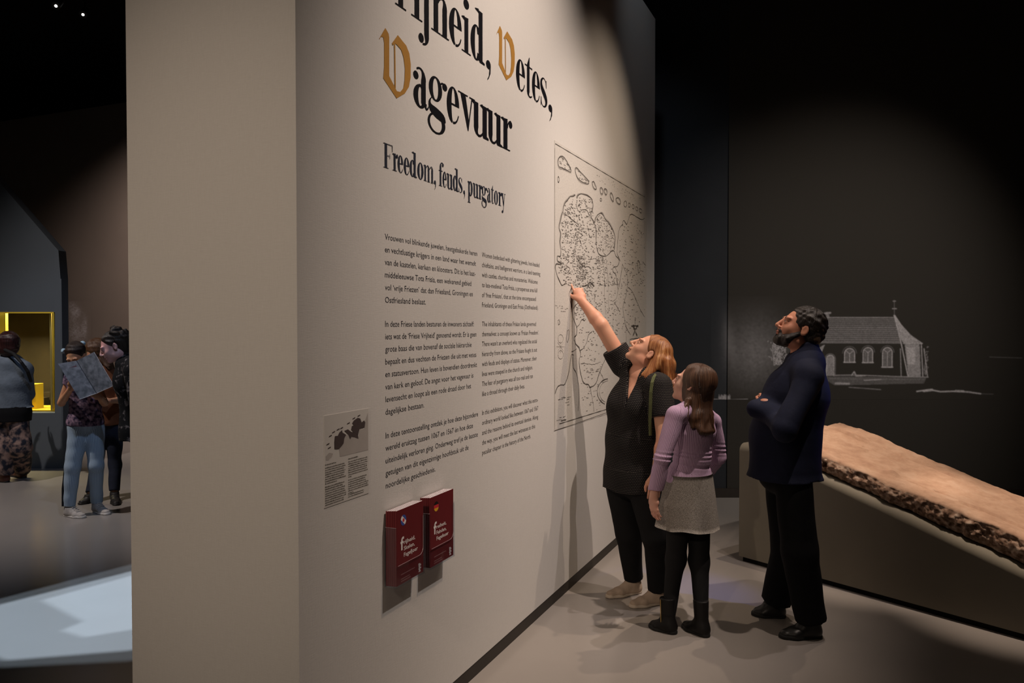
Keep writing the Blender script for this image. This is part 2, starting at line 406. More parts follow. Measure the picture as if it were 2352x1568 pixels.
def add_head(F, c, R, s=1.0, ears=True, lean=1.0):
    W = lambda *p: c + R @ (np.array(p) * s)
    def E(p, r, k=.015, op='add'): F.ell(W(*p), np.array(r) * s, R, k * s, op)
    E((0, -.022, .040), (.073, .094, .078), .01)
    E((0, .028, -.022), (.060 * lean, .066, .080), .04)
    E((0, .030, -.068), (.045 * lean, .052, .042), .03)
    E((0, .077, -.100), (.020, .017, .016), .025)                 # chin
    for sx in (-1, 1):
        E((sx * .050, -.002, -.070), (.014, .032, .022), .03)      # jaw corner
        E((sx * .036, .062, -.028), (.020, .020, .020), .025)      # cheek
        E((sx * .030, .082, .024), (.024, .014, .009), .014)       # brow ridge
        E((sx * .033, .103, .002), (.016, .014, .010), .010, 'cut')# eye socket
        E((sx * .031, .0795, .001), (.0145, .0135, .0115), .004)      # lids over the eyeball
    F.cone(W(0, .090, .016), W(0, .114, -.026), .008 * s, .0105 * s, k=.012 * s, track=False)
    E((0, .1125, -.030), (.011, .011, .009), .006)
    for sx in (-1, 1): E((sx * .0125, .100, -.034), (.0075, .010, .0065), .006)
    E((0, .092, -.052), (.019, .010, .010), .012)
    E((0, .0975, -.058), (.022, .0075, .0048), .004); E((0, .094, -.0685), (.019, .0075, .0055), .004)
    E((0, .106, -.0632), (.021, .010, .0012), .002, 'cut')
    if ears:
        for sx in (-1, 1):
            Re = R @ np.array([[math.cos(.35 * sx), -math.sin(.35 * sx), 0], [math.sin(.35 * sx), math.cos(.35 * sx), 0], [0, 0, 1]])
            F.ell(W(sx * .080, -.010, -.008), np.array([.007, .019, .031]) * s, Re, .004 * s)
            F.ell(W(sx * .078, -.004, -.026), np.array([.006, .010, .012]) * s, Re, .004 * s)
            F.ell(W(sx * .0875, -.005, -.006), np.array([.0065, .011, .020]) * s, Re, .002 * s, 'cut')
    return W
def eyes(W, R, s, parent, open_=1.0):
    for sx in (-1, 1):
        a = Acc(); c = W(sx * .031, .0830, .001); n = 10
        V = []; Fc = []
        for i in range(7):
            th = math.pi * i / 6
            for j in range(n):
                ph = 2 * math.pi * j / n
                V.append(c + R @ (np.array([math.sin(th) * math.cos(ph) * 1.0, math.cos(th), math.sin(th) * math.sin(ph) * .45 * open_]) * .0114 * s))
        for i in range(6):
            for j in range(n): Fc.append((i * n + j, i * n + (j + 1) % n, (i + 1) * n + (j + 1) % n, (i + 1) * n + j))
        e = mk('eye', V, Fc, m_eye, parent, True)
        ci = c + R @ (np.array([0, .0110, 0]) * s); rr = .0048 * s
        ring = [ci + R @ np.array([math.cos(2 * math.pi * k / 12) * rr, .0004, math.sin(2 * math.pi * k / 12) * rr * .9 * open_]) for k in range(12)]
        lash = Acc(); lash.tube([W(sx * .021, .0925, .0035), W(sx * .031, .0955, .0065), W(sx * .042, .0885, .0030)], [.0007, .0013, .0009], 5); lash.make('eyelashes', m_iris, e)
        prism('iris', ring, R @ np.array([0, .0012, 0]), m_iris, e)
def brows(W, m, parent):
    for sx in (-1, 1):
        a = Acc(); a.tube([W(sx * .014, .0950, .021), W(sx * .030, .0935, .028), W(sx * .046, .0815, .024)], [.0022, .0032, .0014], 6); a.make('eyebrow', m, parent, True)
def lips_obj(W, R, s, parent):
    m = mat('lips', (0.42, 0.16, 0.13), 0.45, 0.4, noise=(60, .15))
    a = Acc(); a.tube([W(-.020, .0945, -.0625), W(-.010, .102, -.0585), W(0, .1035, -.0598), W(.010, .102, -.0585), W(.020, .0945, -.0625)], [x * s for x in (.0012, .0032, .003, .0032, .0012)], 8)
    a.tube([W(-.018, .0925, -.0645), W(-.008, .0985, -.0690), W(.008, .0985, -.0690), W(.018, .0925, -.0645)], [x * s for x in (.0012, .0038, .0038, .0012)], 8)
    a.make('lips', m, parent, True)
def add_hand(F, wr, y, x, pose='relax', s=1.0):
    """wr wrist, y finger direction, x thumb side"""
    y = unit(y); x = unit(np.asarray(x, float) - y * np.dot(x, y)); z = np.cross(x, y)   # z = palm-back axis (sign handled by curl)
    cs = {'relax': 1, 'point': 1, 'fist': 1}[pose.split('-')[0]]
    sg = -1 if pose.endswith('-') else 1
    L = lambda a, b, c: wr + (x * a + y * b + z * sg * c) * s
    F.cone(L(0, -.02, 0), L(.0, .035, 0), .025 * s, .036 * s, .020 * s, .016 * s, x, .012, track=False)
    F.cone(L(.0, .03, 0), L(.002, .082, 0), .036 * s, .038 * s, .016 * s, .011 * s, x, .01, track=False)
    for i, (bx, by, ln) in enumerate(((.029, .086, .072), (.010, .090, .080), (-.010, .087, .074), (-.028, .080, .058))):
        cur = {'relax': (.25, .35, .25), 'point': (.05, .08, .05) if i == 0 else (1.25, 1.5, 1.0), 'fist': (1.2, 1.5, 1.1)}[pose.split('-')[0]]
        p = L(bx, by, 0); ang = 0; r = .0088
        for sgm, (fr, c) in enumerate(zip((.46, .30, .24), cur)):
            ang += c; d = y * math.cos(ang) + z * sg * -math.sin(ang) + x * (bx * 1.5) * (1 if c < .5 else 0)
            q = p + unit(d) * ln * fr * s; F.cone(p, q, r * s, (r - .0009) * s, k=.003, track=False); p = q; r -= .0009
    t0, t1, t2, t3 = L(.018, .015, .002), L(.044, .048, -.010), L(.052, .078, -.016), L(.050, .102, -.018)
    if pose.startswith('point'): t1, t2, t3 = L(.046, .046, -.012), L(.062, .078, -.018), L(.068, .106, -.020)
    F.cone(t0, t1, .015 * s, .0115 * s, k=.012, track=False); F.cone(t1, t2, .0112 * s, .010 * s, k=.003, track=False); F.cone(t2, t3, .010 * s, .0078 * s, k=.003, track=False)
class Body: pass
def bbox_of(pts, pad): a = np.array(pts); return a.min(0) - pad, a.max(0) + pad
def body_prims(F, B, g=0.0, torso=True, arms=(1, 1), legs=True, k=.03):
    s = B.side; r = B.r
    if torso:
        F.cone(B.pelvis, B.waist, r['hip'][0], r['waist'][0], r['hip'][1], r['waist'][1], s, k, grow=g)
        F.cone(B.waist, B.chest, r['waist'][0], r['chest'][0], r['waist'][1], r['chest'][1], s, k, grow=g)
        F.cone(B.chest, B.collar, r['chest'][0], r['chest'][0] * .62, r['chest'][1], r['chest'][1] * .6, s, k, grow=g)
        for sh in B.sh: F.cone(B.collar + (sh - B.collar) * .25, sh, r['sh'] * 1.05, r['sh'] * .9, k=k, grow=g, track=False)
def make_body(B, parent, m, h=.0055, fine=(), hands=('relax', 'relax'), ears=True):
    pts = [B.headc + B.R @ np.array([0, 0, .14]), B.headc + B.R @ X(0, .13, 0), B.headc - B.R @ X(0, .13, 0)] + list(B.sh) + list(B.el) + list(B.wr) + [B.pelvis] + [f for ft in B.feet for f in ft]
    pts += [B.wr[i] + unit(B.hd[i][0]) * .2 for i in (0, 1)]
    lo, hi = bbox_of(pts, .12); lo[2] = max(lo[2], 0.0)
    F = Field(lo, hi, h, fine); r = B.r
    body_prims(F, B, -.006)
    F.cone(B.collar - X(0, 0, .02), B.neck, .060 * B.s, .052 * B.s, k=.03, track=False)
    for i in (0, 1):
        F.cone(B.sh[i], B.el[i], r['sh'] * .85, r['arm'] * .98, k=.02, track=False)
        bul = B.el[i] * .7 + B.wr[i] * .3
        F.cone(B.el[i], bul, r['arm'] * .95, r['arm'] * .92, k=.012, track=False); F.cone(bul, B.wr[i], r['arm'] * .92, .026 * B.s, k=.012, track=False)
        add_hand(F, B.wr[i], B.hd[i][0], B.hd[i][1], hands[i], B.s * .97)
    for i in (0, 1):
        F.cone(B.hip[i], B.kn[i], r['thigh'] * .92, r['knee'] * .9, k=.02, track=False); F.cone(B.kn[i], B.an[i], r['knee'] * .88, .034 * B.s, k=.02, track=False)
    W = add_head(F, B.headc, B.R, B.hs, ears)
    o = F.obj('body', m, parent, passes=1); B.W = W
    return o
def shoe(parent, heel, toe, m_up, m_sole, kind='sneaker', s=1.0, h=.005, name='shoe'):
    heel = np.array(heel, float); toe = np.array(toe, float); heel[2] = toe[2] = 0; d = unit(toe - heel); L = np.linalg.norm(toe - heel); side = np.cross(d, [0, 0, 1]); Z = X(0, 0, 1)
    lo, hi = bbox_of([heel, toe], .08); lo[2] = -.01; hi[2] = .30 if kind == 'boot' else .15
    def sole(F, g, z0, z1):
        F.cone(heel + d * .035, heel + d * L * .62, .034 * s + g, .044 * s + g, .05, .05, side, .02); F.cone(heel + d * L * .62, toe - d * .045 * s, .044 * s + g, .036 * s + g, .05, .05, side, .02)
        F.planes([(X(0, 0, z1), (0, 0, 1)), (X(0, 0, z0), (0, 0, -1))], lo, hi, 'keep')
    F = Field(lo, hi, h); up = .022
    F.cone(heel + d * .04 + Z * .028, heel + d * L * .62 + Z * .022, .032 * s, .042 * s, .032 * s, .028 * s, side, .02)
    F.cone(heel + d * L * .62 + Z * .022, toe - d * .042 * s + Z * .020, .042 * s, .032 * s, .030 * s, .022 * s, side, .02)
    F.cone(heel + d * .06 + Z * .05, heel + d * L * .45 + Z * .048, .032 * s, .032 * s, .034 * s, .024 * s, side, .03)
    top = .085 if kind != 'boot' else .19
    F.cone(heel + d * .062 + Z * .04, heel + d * .068 + Z * top, .035 * s, .043 * s, .043 * s, .050 * s, side, .03, flat_b=True)
    x, y, z = F.ax[0][:, None, None], F.ax[1][None, :, None], F.ax[2][None, None, :]
    F.V = np.maximum(F.V, (0.010 - z).astype(np.float32))
    up_o = F.obj(name, m_up, parent)
    F2 = Field(lo, hi, h)
    F2.cone(heel + d * .038, heel + d * L * .62, .034 * s, .046 * s, .05, .05, side, .02); F2.cone(heel + d * L * .62, toe - d * .046 * s, .046 * s, .036 * s, .05, .05, side, .02)
    x, y, z = F2.ax[0][:, None, None], F2.ax[1][None, :, None], F2.ax[2][None, None, :]
    F2.V = np.maximum(np.maximum(F2.V, (z - .021).astype(np.float32)), (0.0005 - z).astype(np.float32))
    F2.obj('sole', m_sole, up_o, passes=0)
    return up_o
def trousers(B, parent, m, name='trousers', g=.012, ankle=.055, h=.007, amp=.004, seed=3, knee=None, flare=0, topz=.06):
    pts = [B.pelvis + X(0, 0, .12)] + list(B.hip) + list(B.kn) + list(B.an); lo, hi = bbox_of(pts, .2); lo[2] = .02
    F = Field(lo, hi, h)
    F.cone(B.pelvis, B.pelvis + X(0, 0, topz), B.r['hip'][0], B.r['hip'][0] * .95, B.r['hip'][1], B.r['hip'][1] * .95, B.side, .03, grow=g - .012, flat_b=True)
    for i in (0, 1):
        kn = B.r['knee'] if knee is None else knee
        F.cone(B.hip[i], B.kn[i], B.r['thigh'], kn, k=.03, grow=g, side=B.side)
        F.cone(B.kn[i], B.an[i], kn, ankle - g, k=.03, grow=g, flat_b=True, side=B.side)
    F.folds(amp, 22, seed, 1.0)
    return F.obj(name, m, parent, passes=1)
def top(B, parent, m, name, g=.014, sleeve=(.6, .6), hem=.12, h=.006, amp=.005, seed=1, extra=None, hem_w=1.0, sl_g=None, long_=False, fine=(), slk=.02, ff=16):
    pts = [B.pelvis - X(0, 0, hem), B.collar + X(0, 0, .06)] + list(B.sh) + list(B.el) + (list(B.wr) if long_ else []); lo, hi = bbox_of(pts, .24)
    F = Field(lo, hi, h, fine); sl_g = g if sl_g is None else sl_g
    body_prims(F, B, g)
    hw = B.r['hip'][0] * hem_w, B.r['hip'][1] * hem_w
    F.cone(B.pelvis - X(0, 0, hem), B.pelvis, hw[0], B.r['hip'][0], hw[1], B.r['hip'][1], B.side, .02, grow=g, flat_a=True)
    for i in (0, 1):
        if sleeve[i] <= 0: continue
        if sleeve[i] <= 1:
            e = B.sh[i] + (B.el[i] - B.sh[i]) * sleeve[i]; F.cone(B.sh[i], e, B.r['sh'] * .95, B.r['arm'] * 1.18, k=slk, grow=sl_g, flat_b=True)
        else:
            F.cone(B.sh[i], B.el[i], B.r['sh'] * .92, B.r['arm'] * 1.02, k=slk, grow=sl_g)
            e = B.el[i] + (B.wr[i] - B.el[i]) * (sleeve[i] - 1); F.cone(B.el[i], e, B.r['arm'] * 1.0, .032 * B.s, k=slk * .6, grow=sl_g, flat_b=True)
    if extra: extra(F)
    z = F.ax[2][None, None, :]; F.V = np.maximum(F.V, (B.pelvis[2] - hem - z).astype(np.float32))
    F.folds(amp, ff, seed)
    return F.obj(name, m, parent, passes=1)
def spec(height_s, side, pelvis, waist, chest, collar, sh, el, wr, hd, hip, kn, feet, headc, R, r, hs=1.0, neck=None):
    B = Body(); B.s = height_s; B.side = unit(np.array([side[0], side[1], 0])); B.pelvis, B.waist, B.chest, B.collar = map(np.array, (pelvis, waist, chest, collar))
    B.sh, B.el, B.wr, B.hd, B.hip, B.kn, B.feet = sh, el, wr, hd, hip, kn, feet
    B.an = [f[0] + unit(f[1] - f[0]) * .06 + X(0, 0, .09) for f in feet]
    B.headc = np.array(headc); B.R = R; B.r = r; B.hs = hs; B.neck = B.headc + R @ (np.array([0, -.03, -.05]) * hs) if neck is None else neck
    return B
def Gf(px, py): p = G(px, py); p[2] = 0; return p
# ================================================================ woman pointing at the map
def base_of(B): return (B.feet[0][0] + B.feet[1][0] + B.feet[0][1] + B.feet[1][1]) / 4 * X(1, 1, 0)
sk_w = skin_mat('skin_fair_warm', (0.62, 0.335, 0.225))
def woman():
    R = head_frame((-.735, .06, .67), 0)
    tip = wall_hit(1317, 637, .007); pd = unit(X(-.30, .30, .90)); wr_ = tip - pd * .168
    B = spec(1.0, unit(X(-.62, .78, 0)), P(1456, 1085, 4.86), P(1462, 1010, 4.86), P(1468, 925, 4.85), P(1476, 868, 4.83),
             [P(1434, 838, 4.97), P(1513, 887, 4.68)], [P(1381, 747, 4.97), P(1526, 1005, 4.60)], [wr_, P(1506, 1092, 4.58)],
             [(pd, X(-.8, -.25, -.30)), (X(-.1, 0, -1), X(-1, .2, 0))],
             [P(1428, 1115, 4.95), P(1482, 1120, 4.78)], [P(1444, 1225, 4.96), P(1505, 1235, 4.74)],
             [(Gf(1474, 1358), Gf(1389, 1374)), (Gf(1530, 1382), Gf(1442, 1396))],
             P(1490, 808, 4.82), R, dict(hip=(.185, .150), waist=(.180, .155), chest=(.180, .140), sh=.060, arm=.047, thigh=.092, knee=.068))
    rt = root('person', base_of(B), 'woman in black dotted short sleeved blouse pointing up at the map on the wall', 'person')
    hp = B.wr[0]
    make_body(B, rt, sk_w, .0055, fine=[(0, hp[0] - .12, hp[0] + .05, .0035), (2, hp[2] - .03, hp[2] + .22, .0035), (2, B.headc[2] - .12, B.headc[2] + .12, .0035), (0, B.headc[0] - .16, B.headc[0] - .02, .0035)],
              hands=('point-', 'relax'))
    W = B.W
    hm = hair_mat('strawberry_blonde_hair', (0.075, 0.022, 0.008), (0.27, 0.095, 0.030), (0.66, 0.36, 0.15))
    eyes(W, R, 1.0, rt, .5); lips_obj(W, R, 1.0, rt); brows(W, hm, rt)
    # blouse
    bl = dots_mat('black_blouse_with_pale_dots', (0.006, 0.005, 0.006), (0.22, 0.20, 0.175), .0098, .16)
    fd = unit(np.cross([0, 0, 1], B.side)) * 1.0
    if fd[0] > 0: fd = -fd
    B.fd = fd
    def ex(F):
        F.ell(B.chest + fd * .105 + B.side * -.07 - X(0, 0, .03), (.07, .07, .075), k=.05); F.ell(B.chest + fd * .105 + B.side * .07 - X(0, 0, .03), (.07, .07, .075), k=.05)
        c = P(1441, 872, 4.71)                                   # lowest point of the neckline
        a = P(1497, 848, 4.72); b = P(1440, 835, 5.0)
        F.cone(c + fd * .06, B.collar + X(0, 0, .05) + fd * .05, .004, .058, .18, .16, B.side, .006, 'cut')
        F.cone(B.collar, B.neck, .066, .066, k=.01, op='cut')
    top(B, rt, bl, 'blouse', .016, (.42, .62), .100, .006, .0055, 5, ex, 1.03, sl_g=.024)
    trousers(B, rt, mat('black_denim', (0.008, 0.008, 0.009), .8, .15, noise=(40, .3)), 'trousers', .010, .060, seed=8, amp=.005)
    mb = mat('beige_suede', (0.40, 0.31, 0.24), .85, .15, noise=(30, .2), bump=(120, .2)); ms = mat('pale_rubber_sole', (0.50, 0.42, 0.34), .6, .3)
    for f in B.feet: shoe(rt, f[0], f[1], mb, ms)
    # hair
    c = B.headc
    lo, hi = bbox_of([c], .22); lo[2] = c[2] - .30
    F = Field(lo, hi, .0045)
    F.ell(W(0, -.030, .042), (.090, .102, .088), R, .01)
    F.axes.append((W(0, -.03, .1), W(0, -.03, -.1), R[:, 0], R[:, 1], .08))
    for sx in (-1, 1):
        F.cone(W(sx * .060, -.045, .02), W(sx * .068, -.075, -.05), .030, .030, k=.03)
    F.cone(W(0, -.07, .03), P(1532, 838, 4.80), .078, .074, .055, .048, R[:, 0], .03)
    F.cone(P(1532, 838, 4.80), P(1540, 890, 4.80), .074, .060, .048, .026, R[:, 0], .03)
    F.cone(P(1540, 885, 4.80), P(1546, 915, 4.80), .050, .018, .020, .008, R[:, 0], .02)
    F.cone(P(1524, 830, 4.74), P(1538, 890, 4.71), .034, .020, k=.03)
    F.cone(P(1512, 828, 4.74), P(1487, 866, 4.70), .038, .018, k=.02)
    F.cone(P(1500, 843, 4.74), P(1476, 860, 4.72), .024, .010, k=.02)
    F.axes = [(W(0, -.045, .13), P(1538, 900, 4.80), R[:, 0], R[:, 1], .09)]
    # face opening and ears
    n = R @ unit(X(0, 1, -.42))
    F.planes([(W(0, .052, .062), -n)], lo, hi, 'cut', .006)
    F.ell(W(.082, -.012, -.014), (.02, .024, .036), R, .006, 'cut'); F.ell(W(-.082, -.012, -.014), (.02, .024, .036), R, .006, 'cut')
    F.cone(W(0, .06, -.06), W(0, .00, -.13), .085, .06, k=.01, op='cut')
    F.folds(.0022, 90, 4, .1)
    F.obj('hair', hm, rt)
    a = Acc(); rr = random.Random(3)
    for i in range(70):                                          # feathered tips
        q = P(1540 + rr.uniform(-26, 16), 878 + rr.uniform(-12, 14), 4.70 + rr.uniform(0, .14)); e = q + X(rr.uniform(-.006, .016), 0, -rr.uniform(.03, .075)); a.tube([q + X(0, 0, .03), q, e], [.002, .003, .0005], 4, False)
    for i in range(24):
        q = P(1484 + rr.uniform(-10, 14), 862 + rr.uniform(-6, 5), 4.73 + rr.uniform(-.03, .02)); e = q + X(rr.uniform(-.022, .0), 0, -rr.uniform(.008, .028)); a.tube([q + X(.01, 0, .01), q, e], [.002, .0028, .0005], 4, False)
    a.make('hair_tips', hm, rt, True)
    # bag strap over her left shoulder
    st = mat('olive_webbing', (0.075, 0.085, 0.035), .8, .2, noise=(90, .3)); a = Acc()
    path = [P(1512, 855, 4.72), P(1507, 858, 4.665), P(1502, 865, 4.62), P(1498, 878, 4.59), P(1495, 900, 4.58), P(1494, 930, 4.585), P(1493, 965, 4.60), P(1494, 1000, 4.615)]
    sd = unit(X(.9, .45, 0)); hw = .0115; o_ = X(-.3, -.9, .1) * .004; n0 = len(path)
    for p in path: a.v += [p - sd * hw, p + sd * hw, p + sd * hw + o_, p - sd * hw + o_]
    for i in range(n0 - 1):
        for k in range(4): a.f.append((i * 4 + k, i * 4 + (k + 1) % 4, i * 4 + 4 + (k + 1) % 4, i * 4 + 4 + k))
    a.f += [(3, 2, 1, 0), tuple(n0 * 4 - 4 + k for k in range(4))]
    a.make('bag_strap', st, rt)
    return B
woman()
# ================================================================ girl in lilac sweater
def girl():
    R = head_frame((-.80, .50, .30), .05)
    B = spec(.88, unit(X(.80, .60, 0)), P(1583, 1098, 4.42), P(1590, 1052, 4.40), P(1594, 990, 4.38), P(1598, 935, 4.37),
             [P(1552, 953, 4.24), P(1636, 968, 4.52)], [P(1521, 1052, 4.22), P(1650, 1050, 4.56)], [P(1502, 1140, 4.26), P(1628, 1080, 4.72)],
             [(X(.05, 0, -1), X(-.5, .8, 0)), (X(-.6, .5, .1), X(0, 0, 1))],
             [P(1562, 1130, 4.39), P(1604, 1135, 4.45)], [P(1552, 1285, 4.40), P(1606, 1290, 4.42)],
             [(Gf(1557, 1458), Gf(1488, 1436)), (Gf(1630, 1466), Gf(1566, 1436))],
             P(1592, 882, 4.36), R, dict(hip=(.128, .100), waist=(.094, .080), chest=(.118, .088), sh=.043, arm=.034, thigh=.070, knee=.050), hs=.96)
    rt = root('person', base_of(B), 'girl with long brown hair in lilac ribbed sweater and grey skirt seen from behind', 'person')
    sk = skin_mat('skin_child', (0.58, 0.33, 0.25))
    make_body(B, rt, sk, .0055, fine=[(2, B.wr[0][2] - .2, B.wr[0][2], .004)], hands=('relax', 'relax-'))
    W = B.W; eyes(W, R, B.hs, rt, .6)
    hm = hair_mat('dark_brown_hair', (0.022, 0.010, 0.006), (0.065, 0.030, 0.017), (0.17, 0.085, 0.045)); brows(W, hm, rt)
    sw = stripe_mat('lilac_rib_knit', (0.33, 0.20, 0.33), (0.56, 0.40, 0.56), .0085, .35, .6)
    def ex(F):
        x, y, z = F.ax[0][:, None, None], F.ax[1][None, :, None], F.ax[2][None, None, :]
        zz = B.waist[2]
        F.V += (.006 * np.exp(-((z - zz + .035 + .15 * (x - B.waist[0])) / .008) ** 2) - .004 * np.exp(-((z - zz - .03) / .03) ** 2) * np.sin(z * 260 + x * 30)).astype(np.float32)
        F.cone(B.collar, B.neck, .052, .052, k=.01, op='cut')
    top(B, rt, sw, 'sweater', .010, (1.96, 1.96), .030, .0045, .003, 9, ex, 1.06, sl_g=.011, long_=True, slk=.012, ff=26)
    # skirt: flared, with soft pleats
    sk_m = weave_mat('grey_tweed', (0.13, 0.115, 0.10), (0.30, 0.275, 0.25), 260, lo=.35, hi=.65)
    hem = P(1578, 1210, 4.43); tp = B.pelvis + X(0, 0, .03); n = 96; V = []; Fc = []; rows = 14
    for th_ in (0, 1):
        for i in range(rows):
            t = i / (rows - 1); c = tp * (1 - t) + hem * t
            for j in range(n):
                a = 2 * math.pi * j / n; rw = .140 + .042 * t + .006 * math.sin(t * 3); rd = .116 + .048 * t
                wv = 1 + t * t * (.055 * math.sin(5 * a + .6) + .03 * math.sin(9 * a + 2))
                f = B.side; g2 = X(-f[1], f[0], 0)
                V.append(c + (f * math.cos(a) * rw + g2 * math.sin(a) * rd) * wv * (1 - .012 * th_) + X(0, 0, .006 * math.sin(5 * a + 1) * t - .012 * (math.cos(a) if t > .5 else 0)))
    for th_ in (0, 1):
        for i in range(rows - 1):
            for j in range(n):
                q = (th_ * rows * n + i * n + j, th_ * rows * n + i * n + (j + 1) % n, th_ * rows * n + (i + 1) * n + (j + 1) % n, th_ * rows * n + (i + 1) * n + j)
                Fc.append(q if th_ else q[::-1])
    o = rows * n
    for j in range(n): Fc.append(((rows - 1) * n + j, (rows - 1) * n + (j + 1) % n, o + (rows - 1) * n + (j + 1) % n, o + (rows - 1) * n + j)); Fc.append((j, o + j, o + (j + 1) % n, (j + 1) % n))
    mk('skirt', V, Fc, sk_m, rt, True)
    trousers(B, rt, mat('black_tights', (0.007, 0.007, 0.008), .75, .2, noise=(60, .3)), 'tights', .003, .036, seed=2, amp=.0015, h=.006)
    mb = mat('black_boot_leather', (0.006, 0.0055, 0.0055), .5, .25, noise=(30, .3)); ms = mat('black_rubber', (0.01, 0.01, 0.01), .7, .3); mz = mat('brass_zip', (0.55, 0.38, 0.14), .35, .6, metal=1)
    for i, f in enumerate(B.feet):
        s = shoe(rt, f[0], f[1], mb, ms, 'boot', .92, name='boot')
        d = unit(f[1] - f[0]); sd = unit(np.cross(d, [0, 0, 1])); sgn = -1 if np.dot(sd, X(0, -1, 0)) < 0 else 1
        if i: continue
        a = Acc(); b0 = f[0] * X(1, 1, 0) + d * .085 + sd * sgn * .036
        a.tube([b0 + X(0, 0, .045), b0 + X(0, 0, .12) + sd * sgn * .003, b0 + X(0, 0, .186) + sd * sgn * .006], .0028, 6); a.make('zip', mz, s)
    # long hair falling down the back
    c = B.headc; lo, hi = bbox_of([c, P(1608, 1000, 4.30)], .17); F = Field(lo, hi, .0045); s = B.hs
    F.ell(W(0, -.022, .040), np.array((.084, .105, .086)) * s, R, .01); F.axes.append((W(0, -.02, .12), W(0, -.02, -.15), R[:, 0], R[:, 1], .09))
    sb = B.side
    F.cone(W(0, -.030, .03), P(1602, 905, 4.36), .088 * s, .090, .088 * s, .075, sb, .03)
    F.cone(P(1602, 900, 4.36), P(1610, 960, 4.31), .088, .080, .070, .040, sb, .03)
    F.cone(P(1610, 955, 4.31), P(1622, 990, 4.28), .084, .068, .038, .022, sb, .02)
    F.cone(P(1588, 915, 4.29), P(1590, 982, 4.245), .022, .008, k=.012); F.cone(P(1578, 918, 4.275), P(1569, 948, 4.225), .012, .004, k=.008); F.cone(P(1582, 918, 4.27), P(1580, 962, 4.225), .012, .004, k=.008)
    
    n_ = R @ unit(X(0, 1, -.05))
    F.planes([(W(0, .050, .0), -n_), (W(0, 0, -.16), R @ X(0, 0, -1))], lo, hi, 'cut', .006)
    F.axes = [(W(0, -.02, .13), P(1616, 1000, 4.29), R[:, 0], R[:, 1], .09)]
    F.folds(.0025, 80, 6, .1); F.obj('hair', hm, rt)
    a = Acc(); rr = random.Random(5)
    for i in range(60):
        t0 = rr.uniform(-1, 1); q = P(1612 + t0 * 26, 978 + rr.uniform(-12, 8) - abs(t0) * 8, 4.275 + abs(t0) * .02); e = q + X(rr.uniform(-.004, .008), -.004, -rr.uniform(.02, .07)); a.tube([q + X(0, 0, .03), q, e], [.002, .0032, .0005], 4, False)
    a.make('hair_tips', hm, rt, True)
girl()
